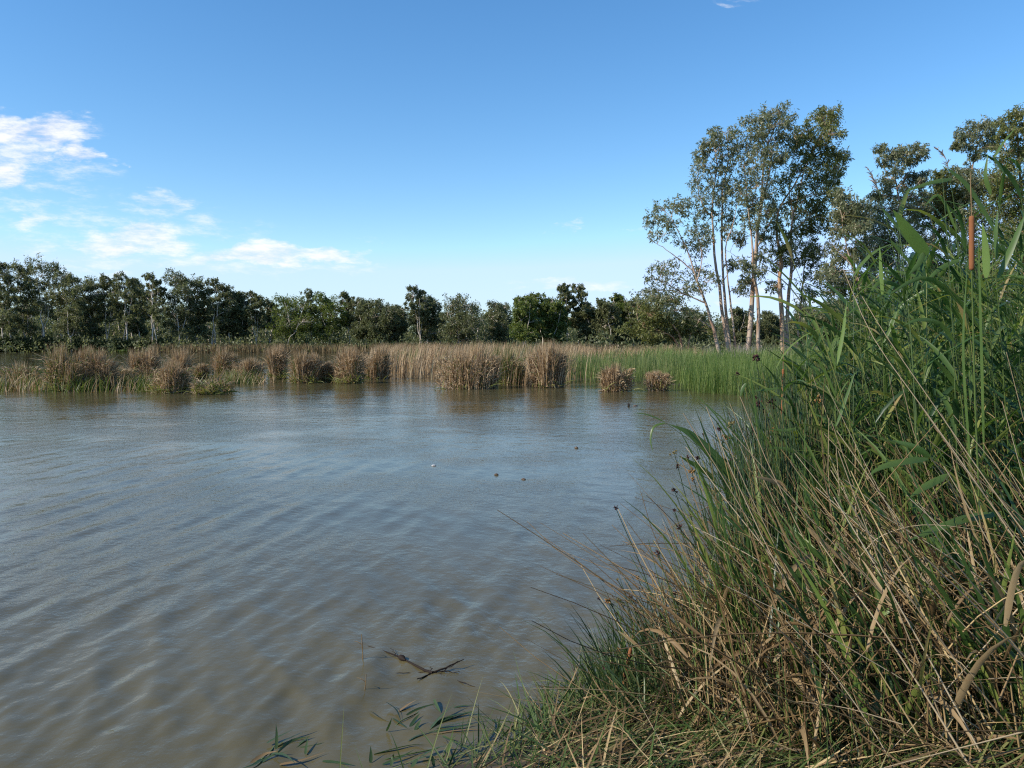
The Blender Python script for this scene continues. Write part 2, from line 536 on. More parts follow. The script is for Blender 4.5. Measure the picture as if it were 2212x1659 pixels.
gx = np.sinh(np.linspace(-6.6, 6.6, 330)) * 3.0
gy = np.concatenate([np.linspace(-40, 1, 12)[:-1], np.linspace(1, 14, 110)[:-1], np.geomspace(14, 4000, 190)])
X, Y = np.meshgrid(gx, gy)
xy = np.stack([X.ravel(), Y.ravel()], 1)
H = land_height(xy)
H = H + np.where(np.hypot(xy[:, 0], xy[:, 1]) < 40, 0.02 * np.sin(xy[:, 0] * 5.1 + np.sin(xy[:, 1] * 3.3)) * np.cos(xy[:, 1] * 4.7), 0)
ter = Geo()
idx = np.arange(len(xy)).reshape(X.shape)
ter.add(np.column_stack([xy, H]), np.stack([idx[:-1, :-1], idx[:-1, 1:], idx[1:, 1:], idx[1:, :-1]], -1))
tag(ter.build('ground', mg, smooth=True), 'dark marsh soil of the banks and the lake bed', kind='structure')


def zland(x, y):
    return land_height(np.array([[x, y]], float))[0]


# water sheet with real wavelets
na_, nr_ = 560, 760
ang = np.linspace(R(-75), R(75), na_)
rad = np.geomspace(1.6, 420, nr_)
A, Rr = np.meshgrid(ang, rad)
wx, wy = Rr * np.sin(A), Rr * np.cos(A)
spacing = np.maximum(Rr * (ang[1] - ang[0]), Rr * (math.log(420 / 1.6) / nr_))
wz = np.zeros_like(wx)
wr = np.random.default_rng(3)
calm = 0.65 + 0.35 * np.sin(wx * 0.31 + 1.3 * np.sin(wy * 0.17)) * np.cos(wy * 0.23 + 0.7)
for i in range(70):
    lam = float(np.exp(wr.uniform(math.log(0.08), math.log(0.60))))
    th = (R(-11) + wr.normal(0, R(9)) if i % 3 else R(24) + wr.normal(0, R(12))) if lam > 0.22 else R(6) + wr.normal(0, R(45))
    k = 2 * math.pi / lam
    amp = (0.0076 if lam > 0.22 else 0.0052) * lam / 0.4 / math.sqrt(70 / 12)
    fade = np.clip((lam / spacing - 3.0) / 4.0, 0, 1)
    # slow bending of the crests, so that they do not run dead straight
    bx = wx + 0.10 * np.sin(wy * 0.9 + i) + 0.05 * np.sin(wy * 2.3 + wx * 0.8 + i * 1.7)
    ph = k * (bx * math.cos(th) + wy * math.sin(th)) + wr.uniform(0, 6.28)
    wz += amp * fade * (1.3 * ((1 - np.abs(np.sin(ph / 2))) ** 1.5 - 0.254) if lam > 0.22 else np.sin(ph))
sh = np.exp(-np.maximum(0, signed_dist(np.stack([wx.ravel(), wy.ravel()], 1), NEAR).reshape(wx.shape) + 1.2) ** 2 / 0.8)
wz *= calm * (0.35 + 0.65 * sh)
wat = Geo()
idx = np.arange(wx.size).reshape(wx.shape)
wat.add(np.stack([wx, wy, wz], -1), np.stack([idx[:-1, :-1], idx[:-1, 1:], idx[1:, 1:], idx[1:, :-1]], -1))
tag(wat.build('water', mw, smooth=True), 'muddy brown lake water with wind ripples reflecting the blue sky', kind='structure')

# ------------------------------------------------------------------ trees
def leaf_cloud(geo, cen, rad_, per, lmin, lmax, aspect, droop=0.6, flat=1.3):
    """per hanging leaves round each centre"""
    N = len(cen)
    c = np.repeat(cen, per, 0)
    r = np.repeat(rad_, per)
    n = N * per
    d = nrm(rng.normal(size=(n, 3)))
    rr = r * rng.random(n) ** 0.40 * (1 + 0.25 * (rng.random(n) < 0.2))
    pos = c + d * rr[:, None] * np.array((1, 1, flat))
    dr = nrm(rng.normal(size=(n, 3)) * 0.8 + np.array((0, 0, -droop)))
    sd = nrm(np.cross(dr, rng.normal(size=(n, 3))))
    L = lmin + (lmax - lmin) * rng.random(n)
    hw = L * aspect * 0.5
    a = pos
    m = pos + dr * (L * 0.45)[:, None]
    tip = pos + dr * L[:, None]
    V = np.stack([a, m - sd * hw[:, None], tip, m + sd * hw[:, None]], 1)
    geo.add(V, np.arange(n * 4).reshape(n, 4))


def limb(geo, pts, r0, r1, n=7, k=5, wob=0.0):
    sp = smooth_line(pts, n)
    if wob:
        sp[1:-1] += rng.normal(size=(n - 2, 3)) * wob
    geo.tube(sp[None], (r1 + (r0 - r1) * np.linspace(1, 0, n) ** 1.25)[None], k)
    return sp


def tree(name, label, cat, D, stems, clumps, sc, group=None, leaf=None, bark=None, per=34, puffs=9, lsize=(0.20, 0.42), aspect=0.30, dspread=1.0, twig=0.012, fill=0.92, front=0.0, spread=1.5, extra=None):
    """stems: list of (pixel points foot to tip, foot radius, tip radius); clumps: (x, y, rx, ry) in pixels; sc: metres per pixel of those"""
    foot = stems[0][0][0]
    base = P(foot[0], foot[1], D)
    base[2] = zland(base[0], base[1]) - 0.05
    root = thing(name, label, cat, base, group)
    tr = Geo()
    allp, allr = [], []
    for si, (pts, r0, r1) in enumerate(stems):
        dj = 0.0 if si == 0 else rng.uniform(-1.2, 1.2) * dspread
        w3 = [P(x, y, D - front + dj * (i / max(1, len(pts) - 1) if si and pts[0] == stems[0][0][0] else 1.0)) for i, (x, y) in enumerate(pts)]
        if abs(pts[0][1] - foot[1]) < 14:
            w3[0][2] = zland(w3[0][0], w3[0][1]) - 0.1
        sp = limb(tr, w3, r0 * 0.62, r1 * 0.6, 16, 7, wob=0.03 * min(1.0, sc * 20))
        allp.append(sp)
        allr.append(np.linspace(r0, r1, 16) * 0.72)
    SP = np.concatenate(allp)
    RP = np.concatenate(allr)
    puffs = int(puffs * 2.6)
    per = int(per * 0.72)
    cr = Geo()
    bcen, brad = [], []
    clumps = list(clumps) + [(rng.uniform(*extra[0]), rng.uniform(*extra[1]), extra[2], extra[2] * 0.7) for _ in range(extra[3] if extra else 0)]
    for (x, y, rx, ry) in clumps:
        cdepth = D + rng.normal() * dspread
        c = P(x, y, cdepth)
        mx, my = rx * sc, ry * sc
        # a limb from the nearest stem point lower than the clump
        dd = np.linalg.norm(SP - c, axis=1) + np.where(SP[:, 2] > c[2] - 0.2 * my, 3.0 * my + 2.0, 0)
        j = int(np.argmin(dd))
        s0 = SP[j]
        mid = (s0 + c) / 2 + np.array((rng.normal() * 0.12, rng.normal() * 0.12, 0.12)) * np.linalg.norm(c - s0)
        r0 = min(RP[j] * 0.5, 0.01 + 0.011 * np.linalg.norm(c - s0)) + twig
        lp = limb(tr, [s0, mid, c], r0, twig, 7, 4, wob=0.02)
        npf = puffs
        d = nrm(rng.normal(size=(npf, 3)))
        d[:, 2] = d[:, 2] * 0.85 + 0.12
        q = c + d * (rng.random((npf, 1)) ** 0.45) * np.array((mx, max(mx, my) * 0.9, my)) * spread
        pr = 0.33 * fill * math.sqrt(mx * my) * rng.uniform(0.65, 1.35, npf)
        for i in range(npf):
            s1 = lp[rng.integers(3, 7)]
            mid = (s1 + q[i]) / 2 + np.array((0, 0, 0.08)) * np.linalg.norm(q[i] - s1)
            tr.tube(smooth_line([s1, mid, q[i]], 4)[None], np.linspace(twig, twig * 0.4, 4)[None], 3)
        bcen.append(q)
        brad.append(pr)
    # sprays along the upper limbs, so that the clumps do not hang as separate balls
    if sc < 0.07 and len(SP) > 16:
        ztop = max(c_[2].max() for c_ in bcen)
        ok = np.nonzero((SP[:, 2] > base[2] + 0.42 * (ztop - base[2])) & (RP < 0.11))[0]
        if len(ok):
            k = min(90, 3 * len(ok))
            q = SP[rng.choice(ok, k)] + rng.normal(size=(k, 3)) * np.array((0.75, 0.75, 0.6))
            bcen.append(q)
            brad.append(rng.uniform(0.25, 0.6, k))
    leaf_cloud(cr, np.concatenate(bcen), np.concatenate(brad), per, lsize[0], lsize[1], aspect)
    tr.build('trunk', M[bark or 'bark'], root, smooth=True)
    cr.build('crown', M[leaf or 'gum_leaf'], root)
    return root


def c4(l):
    """pixel lists measured on an enlargement of the big gums"""
    return [(1364.3 + p[0] * 0.3546, 200 + p[1] * 0.3546, *[v * 0.3546 for v in p[2:]]) for p in l]


def cR(l):
    return [(1758.5 + p[0] * 0.2083, 200 + p[1] * 0.2083, *[v * 0.2083 for v in p[2:]]) for p in l]


def c3(l):
    return [(1091.4 + p[0] * 0.3016, 576 + p[1] * 0.3016, *[v * 0.3016 for v in p[2:]]) for p in l]


BG = 'tall river gums beyond the green reeds'
m_px = lambda D: D / F
D = 74.0
tree('gum_tree', 'gum leaning out over the reeds beside the twin trunked gum, airy lopsided crown', 'tree', 72, [
    (c4([(548, 1535), (500, 1440), (450, 1280), (400, 1140), (330, 940), (240, 760)]), 0.30, 0.05),
    (c4([(450, 1280), (330, 1230), (180, 1150), (110, 1120)]), 0.12, 0.03), (c4([(380, 1090), (270, 1000), (170, 930), (100, 890)]), 0.10, 0.02),
    (c4([(400, 1140), (430, 1000), (400, 860)]), 0.10, 0.03), (c4([(500, 1440), (420, 1390), (340, 1340)]), 0.12, 0.03)],
    c4([(270, 690, 70, 45), (170, 720, 60, 45), (130, 790, 40, 40), (310, 720, 40, 40), (240, 790, 70, 35), (200, 870, 70, 40), (320, 920, 50, 50), (400, 960, 50, 50), (390, 830, 50, 60),
        (440, 900, 50, 50), (170, 1060, 60, 60), (260, 1090, 80, 60), (180, 1150, 80, 60), (400, 1090, 60, 50), (390, 1200, 60, 50), (470, 1150, 50, 50), (300, 1200, 80, 60), (150, 1250, 100, 50),
        (250, 1330, 100, 50), (80, 1230, 60, 50)]), m_px(72), BG, per=22, puffs=8)
tree('gum_tree', 'slender gum with two close pale trunks and narrow crown beside the leaning gum', 'tree', 74, [
    (c4([(600, 1545), (560, 1400), (530, 1150), (505, 950), (490, 750), (500, 600), (520, 450), (500, 290)]), 0.30, 0.05),
    (c4([(612, 1540), (577, 1350), (560, 1150), (550, 800), (560, 600), (590, 400), (575, 260)]), 0.27, 0.05),
    (c4([(645, 1535), (615, 1380), (590, 1150), (570, 950), (620, 800), (650, 640)]), 0.18, 0.04), (c4([(495, 760), (440, 700), (400, 560), (420, 400)]), 0.13, 0.03)],
    c4([(575, 245, 75, 40), (500, 270, 60, 40), (460, 310, 40, 35), (600, 290, 50, 40), (640, 340, 40, 40), (440, 370, 45, 35), (420, 400, 40, 50), (580, 380, 50, 40), (510, 330, 50, 40),
        (440, 450, 50, 50), (520, 450, 60, 50), (590, 470, 40, 40), (400, 550, 50, 60), (480, 560, 60, 50), (560, 560, 50, 50), (420, 640, 60, 50), (510, 650, 60, 50), (570, 640, 50, 60),
        (440, 720, 50, 40), (600, 780, 50, 50), (540, 740, 50, 40), (620, 590, 50, 50), (590, 860, 40, 40), (440, 830, 60, 40), (610, 1050, 30, 30), (665, 1190, 60, 50)]), m_px(74), BG, per=22, puffs=8)
tree('gum_tree', 'tallest gum, pale forked trunk with brown foot, amid the big gums', 'tree', 73, [
    (c4([(703, 1575), (722, 1400), (740, 1200), (755, 1000), (765, 850), (790, 700), (800, 500), (820, 350), (880, 200), (900, 120)]), 0.42, 0.05),
    (c4([(775, 1540), (770, 1300), (745, 1100), (735, 950), (720, 800), (700, 600), (690, 450)]), 0.30, 0.05),
    (c4([(758, 960), (850, 780), (885, 730)]), 0.14, 0.04), (c4([(792, 690), (840, 480), (860, 330), (930, 180)]), 0.16, 0.04), (c4([(745, 1180), (800, 1150), (830, 1140)]), 0.07, 0.02),
    (c4([(735, 1100), (650, 1010), (560, 950)]), 0.06, 0.02)],
    c4([(900, 110, 80, 40), (830, 140, 70, 45), (740, 170, 60, 40), (930, 170, 60, 50), (860, 200, 70, 40), (780, 230, 60, 40), (740, 270, 60, 40), (860, 290, 70, 40), (930, 280, 50, 50),
        (700, 330, 60, 50), (780, 360, 60, 50), (860, 370, 60, 50), (920, 400, 40, 40), (690, 440, 50, 50), (780, 460, 60, 50), (850, 430, 50, 40), (700, 540, 60, 50), (790, 560, 70, 50),
        (660, 620, 50, 50), (740, 660, 70, 50), (820, 640, 50, 50), (700, 720, 60, 50), (780, 740, 60, 50), (850, 720, 50, 40), (740, 800, 60, 40), (660, 900, 30, 40), (690, 1050, 50, 40),
        (760, 1090, 50, 40), (780, 1000, 50, 40), (700, 1160, 40, 40), (800, 880, 50, 40)]), m_px(73), BG, per=24, puffs=9)
tree('gum_tree', 'broad dense gum with rust brown trunk, top leaning away from the tallest gum', 'tree', 75, [
    (c4([(925, 1545), (915, 1350), (900, 1150), (910, 1000), (880, 850), (900, 700), (1000, 550), (1100, 350), (1180, 200)]), 0.40, 0.05),
    (c4([(910, 1000), (950, 900), (980, 760), (960, 560), (1010, 300)]), 0.18, 0.04), (c4([(905, 690), (1080, 620), (1200, 520)]), 0.16, 0.04)],
    c4([(1200, 120, 55, 40), (1140, 150, 50, 40), (1220, 180, 50, 50), (1180, 200, 50, 40), (1080, 230, 60, 40), (1230, 250, 50, 40), (1010, 260, 50, 50), (1150, 290, 60, 40), (1060, 310, 60, 40),
        (1190, 320, 60, 40), (990, 350, 50, 40), (1240, 370, 60, 40), (1130, 370, 60, 40), (1050, 400, 60, 50), (1200, 420, 60, 40), (1100, 470, 70, 50), (1010, 480, 60, 50), (1190, 500, 60, 50),
        (930, 540, 60, 50), (1040, 560, 70, 50), (1130, 570, 70, 50), (1200, 620, 60, 50), (950, 640, 60, 50), (890, 720, 60, 50), (880, 830, 50, 50), (880, 930, 60, 50), (940, 960, 60, 40),
        (900, 1050, 40, 50), (870, 1180, 40, 40), (960, 860, 50, 40)]), m_px(75), BG, leaf='gum_leaf_olive', bark='bark_rust', per=24, puffs=10)
tree('gum_tree', 'pale trunked gum close beside the rust brown trunk, leafy on its far side', 'tree', 77, [
    (c4([(950, 1545), (955, 1250), (975, 1050), (970, 850), (1010, 650), (1060, 450), (1150, 280)]), 0.32, 0.05), (c4([(970, 850), (1080, 760), (1230, 560), (1270, 400)]), 0.16, 0.04),
    (c4([(975, 1100), (1060, 960), (1180, 800)]), 0.12, 0.03)],
    c4([(1270, 400, 40, 30), (1230, 540, 40, 50), (1050, 660, 70, 50), (1140, 680, 60, 50), (990, 740, 70, 50), (1090, 740, 70, 50), (1160, 760, 60, 50), (1060, 820, 60, 40), (1040, 920, 60, 50),
        (1000, 1020, 60, 40), (1100, 980, 40, 40), (1240, 470, 50, 40), (1130, 820, 60, 50)]), m_px(77), BG, leaf='gum_leaf_olive', per=30, puffs=10)
tree('gum_tree', 'thin straight gum standing just past the pale and rust trunks, small dark crown', 'tree', 78, [
    (c4([(1008, 1560), (1025, 1350), (1040, 1180), (1060, 1000), (1090, 860)]), 0.20, 0.04), (c4([(1040, 1180), (1110, 1040), (1180, 960)]), 0.09, 0.02)],
    c4([(1080, 1130, 60, 50), (1110, 1040, 50, 40), (1060, 960, 50, 40), (1160, 960, 50, 40), (1110, 1210, 60, 40), (1060, 1250, 50, 40)]), m_px(78), BG, bark='bark_rust', per=26, puffs=8)
tree('gum_tree', 'gum with crooked pale trunk leaning back towards the big gums, thin trailing crown', 'tree', 70, [
    (c4([(1470, 1560), (1420, 1370), (1390, 1200), (1340, 1050), (1300, 900), (1270, 700)]), 0.26, 0.05), (c4([(1340, 1050), (1250, 960), (1200, 900)]), 0.1, 0.02),
    (c4([(1390, 1200), (1370, 1000), (1360, 850)]), 0.10, 0.03), (c4([(1350, 1080), (1250, 1090), (1190, 1150)]), 0.08, 0.02)],
    c4([(1270, 620, 45, 40), (1280, 680, 40, 40), (1250, 740, 60, 50), (1300, 780, 50, 40), (1240, 830, 50, 50), (1380, 820, 50, 40), (1330, 850, 60, 40), (1240, 960, 60, 50), (1290, 1000, 50, 50),
        (1210, 1060, 60, 50), (1270, 1100, 60, 60), (1300, 1180, 60, 50), (1180, 1130, 50, 40), (1380, 960, 60, 50), (1440, 1120, 60, 50), (1230, 1210, 60, 40)]), m_px(70), BG, per=28, puffs=9, extra=((1790, 1890), (440, 700), 20, 20))
tree('gum_tree', 'gum with flat topped crown standing alone against the sky above the reed plumes', 'tree', 80, [
    (cR([(870, 2560), (875, 1660), (885, 1180), (860, 1000), (840, 850), (830, 700)]), 0.30, 0.05), (cR([(860, 1000), (960, 860), (1080, 640)]), 0.12, 0.03), (cR([(850, 940), (760, 820), (640, 700), (600, 600)]), 0.08, 0.015),
    (cR([(880, 1180), (1000, 1050), (1110, 900)]), 0.12, 0.03)],
    cR([(700, 590, 60, 50), (820, 620, 90, 60), (930, 620, 80, 60), (1080, 590, 70, 50), (1100, 660, 60, 50), (860, 700, 100, 60), (720, 720, 50, 60), (990, 720, 60, 40), (860, 800, 60, 60),
        (990, 880, 50, 50), (760, 900, 70, 60), (1110, 870, 60, 50), (1120, 930, 60, 60), (800, 980, 80, 60), (960, 980, 60, 60), (620, 1070, 50, 50), (740, 1080, 80, 60), (1080, 1090, 80, 70),
        (900, 1110, 80, 60), (620, 1220, 90, 60), (740, 1240, 90, 60), (900, 1260, 100, 70), (1080, 1200, 90, 60), (680, 1380, 110, 70), (850, 1400, 110, 80), (600, 1500, 110, 80), (760, 1560, 120, 80),
        (950, 1560, 120, 80), (520, 1400, 80, 60), (640, 1700, 120, 90), (850, 1750, 120, 90), (1000, 1400, 90, 70)]), m_px(80), BG, per=30, puffs=9, extra=((1870, 1985), (440, 690), 22, 26))
tree('gum_tree', 'broad olive gum filling the space between the flat topped gum and the round headed gum', 'tree', 84, [
    (cR([(1250, 2560), (1240, 1660), (1260, 1200), (1350, 1000)]), 0.34, 0.06), (cR([(1255, 1500), (1450, 1200), (1560, 900)]), 0.2, 0.04), (cR([(1250, 1700), (1100, 1500)]), 0.12, 0.04)],
    cR([(1300, 860, 80, 50), (1400, 850, 80, 50), (1340, 950, 90, 60), (1500, 900, 90, 60), (1280, 980, 80, 50), (1450, 1000, 100, 70), (1250, 1080, 100, 70), (1380, 1120, 110, 70), (1530, 1100, 110, 80),
        (1200, 1220, 110, 80), (1350, 1260, 110, 80), (1500, 1260, 110, 80), (1150, 1380, 110, 80), (1320, 1420, 120, 80), (1480, 1420, 120, 90), (1180, 1560, 120, 90), (1360, 1600, 120, 90), (1500, 1600, 120, 90),
        (1150, 1750, 120, 90), (1330, 1800, 120, 90)]), m_px(84), BG, leaf='gum_leaf_olive', bark='bark_rust', per=32, puffs=10, extra=((1975, 2100), (400, 700), 24, 26))
tree('gum_tree', 'round headed gum on a straight trunk behind the tall bulrush spike', 'tree', 82, [
    (cR([(1650, 2560), (1640, 1400), (1630, 1000), (1640, 780), (1690, 560), (1750, 420)]), 0.30, 0.05), (cR([(1640, 800), (1590, 640), (1540, 520)]), 0.10, 0.03), (cR([(1660, 720), (1780, 620), (1850, 500)]), 0.10, 0.03)],
    cR([(1700, 340, 100, 50), (1810, 350, 90, 60), (1590, 420, 90, 60), (1530, 480, 60, 60), (1480, 570, 40, 40), (1860, 440, 60, 60), (1720, 450, 100, 60), (1600, 550, 80, 60), (1750, 560, 100, 60),
        (1870, 560, 60, 50), (1700, 660, 70, 50), (1560, 800, 80, 50), (1700, 900, 100, 60), (1620, 1050, 110, 80), (1750, 1050, 110, 80), (1660, 1220, 120, 80), (1780, 1260, 110, 80), (1640, 1420, 120, 90),
        (1760, 1480, 120, 90), (1640, 1640, 120, 90), (1760, 1720, 120, 90)]), m_px(82), BG, per=30, puffs=9, extra=((2070, 2170), (380, 700), 24, 24))
tree('gum_tree', 'tall gum at the picture edge, crown rising beyond the tops of the reeds', 'tree', 76, [
    (cR([(2180, 2560), (2165, 1500), (2150, 1100), (2130, 700), (2100, 400), (2090, 250)]), 0.36, 0.05), (cR([(2140, 800), (2000, 620), (1970, 420)]), 0.14, 0.04), (cR([(2150, 1100), (1980, 950), (1900, 860)]), 0.14, 0.04),
    (cR([(2150, 900), (2300, 600), (2340, 300)]), 0.16, 0.04)],
    cR([(2100, 230, 80, 60), (1980, 330, 90, 60), (2150, 330, 60, 80), (2050, 400, 90, 60), (1960, 450, 60, 50), (2130, 470, 80, 70), (2080, 600, 80, 70), (1960, 740, 90, 80), (2050, 770, 90, 70),
        (2150, 650, 70, 80), (2260, 300, 90, 70), (2340, 430, 100, 80), (2260, 600, 100, 80), (2200, 180, 80, 60), (1900, 900, 100, 60), (2000, 950, 100, 70), (2130, 1000, 110, 80), (1900, 1080, 110, 80),
        (2040, 1120, 110, 80), (2160, 1220, 120, 80), (1930, 1280, 120, 90), (2060, 1360, 120, 90), (1940, 1480, 120, 90), (2120, 1540, 120, 90), (2280, 900, 110, 90), (2320, 1200, 120, 90), (2000, 1700, 120, 90)]),
    m_px(76), BG, leaf='gum_leaf_olive', bark='bark_rust', per=30, puffs=9, extra=((2140, 2290), (300, 700), 26, 30))
tree('spreading_tree', 'low spreading tree with a bare limb leaning towards the tan reeds', 'tree', 78, [
    (c3([(1285, 592), (1205, 512), (1100, 460), (960, 430)]), 0.22, 0.04), (c3([(1292, 588), (1240, 480), (1170, 380), (1110, 270), (1090, 180)]), 0.22, 0.04), (c3([(1300, 590), (1330, 470), (1390, 390)]), 0.14, 0.03)],
    c3([(960, 290, 60, 50), (1050, 330, 80, 60), (1150, 300, 80, 60), (1100, 400, 90, 50), (1200, 420, 90, 60), (1000, 400, 70, 50), (900, 470, 70, 40), (1050, 500, 80, 40), (1180, 490, 70, 40), (1290, 380, 70, 60),
        (1300, 450, 80, 50), (1390, 470, 80, 50), (1050, 240, 70, 50), (1200, 240, 70, 50)]), m_px(78), None, leaf='gum_leaf_olive', bark='bark_rust', per=34, puffs=12)


for lab, cx, top, hw, DD in (('low dark bush filling the gap under the crooked pale trunk', 1800, 640, 52, 88), ('dense bush under the flat topped gum', 1900, 590, 60, 90), ('bush behind the canes below the broad olive gum', 2010, 560, 66, 92),
                             ('bush behind the canes below the round headed gum', 2120, 545, 66, 90), ('bush behind the canes at the picture edge', 2225, 530, 66, 88)):
    cl = []
    for i in range(20):
        u, v = rng.uniform(-1, 1), rng.uniform(0, 1)
        cl.append((cx + u * hw * (1 - 0.35 * (1 - v)), top + 18 + v * (735 - top - 30), hw * rng.uniform(0.28, 0.42), hw * rng.uniform(0.2, 0.3)))
    tree('bush', lab, 'bush', DD, [([(cx, 744), (cx + 6, 700), (cx - 8, top + 60), (cx, top + 20)], 0.16, 0.03), ([(cx, 744), (cx - 20, 690), (cx - 34, top + 50)], 0.12, 0.03), ([(cx, 744), (cx + 22, 680), (cx + 30, top + 45)], 0.12, 0.03)],
         cl, m_px(DD), None, leaf='gum_leaf_olive' if hw > 60 else 'gum_leaf', bark='bark_rust', per=30, puffs=8, lsize=(0.25, 0.5))


def far_tree(label, cx, top, hw, D, kind='dense', leaf='far_leaf', group=None, base=743.0):
    """a gum of the far tree line: forked pale trunk, domed leaf clumps"""
    Hh = base - top
    stems, clumps = [], []
    nst = {'dense': 2, 'airy': 3, 'thin': 1}[kind]
    x0 = cx + rng.uniform(-0.2, 0.2) * hw
    fork = base - Hh * rng.uniform(0.15, 0.4)
    sc = D / F
    for i in range(nst):
        ex = cx + (0 if nst == 1 else (i / (nst - 1) - 0.5) * 1.1 * hw) + rng.uniform(-0.2, 0.2) * hw
        ey = top + Hh * rng.uniform(0.06, 0.2)
        mx_ = (x0 + ex) / 2 + rng.uniform(-0.25, 0.25) * hw
        fx = x0 + rng.uniform(-0.1, 0.1) * hw
        st = x0 if i == 0 or rng.random() < 0.6 else x0 + rng.uniform(-0.5, 0.5) * hw
        stems.append(([(st, base), ((st + fx) / 2, (base + fork) / 2), (fx + (ex - fx) * 0.25, fork), (mx_, (fork + ey) / 2), (ex, ey)], (0.23 if i == 0 else 0.15) * min(1.3, Hh / 120), 0.04))
    n = {'dense': 17, 'airy': 12, 'thin': 8}[kind]
    lo = {'dense': 0.80, 'airy': 0.60, 'thin': 0.62}[kind]
    # the top dome, then clumps down the sides
    for i in range(n):
        v = (i / (n - 1)) ** 0.9 * lo
        half = hw * (0.45 + 0.62 * math.sin(min(1.0, v / lo + 0.12) * math.pi * 0.78))
        s = ((i * 0.618) % 1.0) * 2 - 1
        r = hw * rng.uniform(0.36, 0.56) * (1.0 if kind == 'dense' else 0.85 if kind == 'airy' else 1.2)
        clumps.append((cx + s * max(0.0, half - r * 0.6) + rng.normal() * 0.05 * hw, top + Hh * v + r * 0.5, r * 1.15, r * 0.72))
    return tree('gum_tree', label, 'tree', D, stems, clumps, sc, group, leaf, 'bark_far', per=44, puffs=9, lsize=(0.24, 0.55), aspect=0.40, dspread=1.6, twig=0.03, fill={'dense': 0.95, 'airy': 0.82, 'thin': 0.75}[kind], front=0.7, spread={'dense': 1.3, 'airy': 1.4, 'thin': 1.8}[kind])


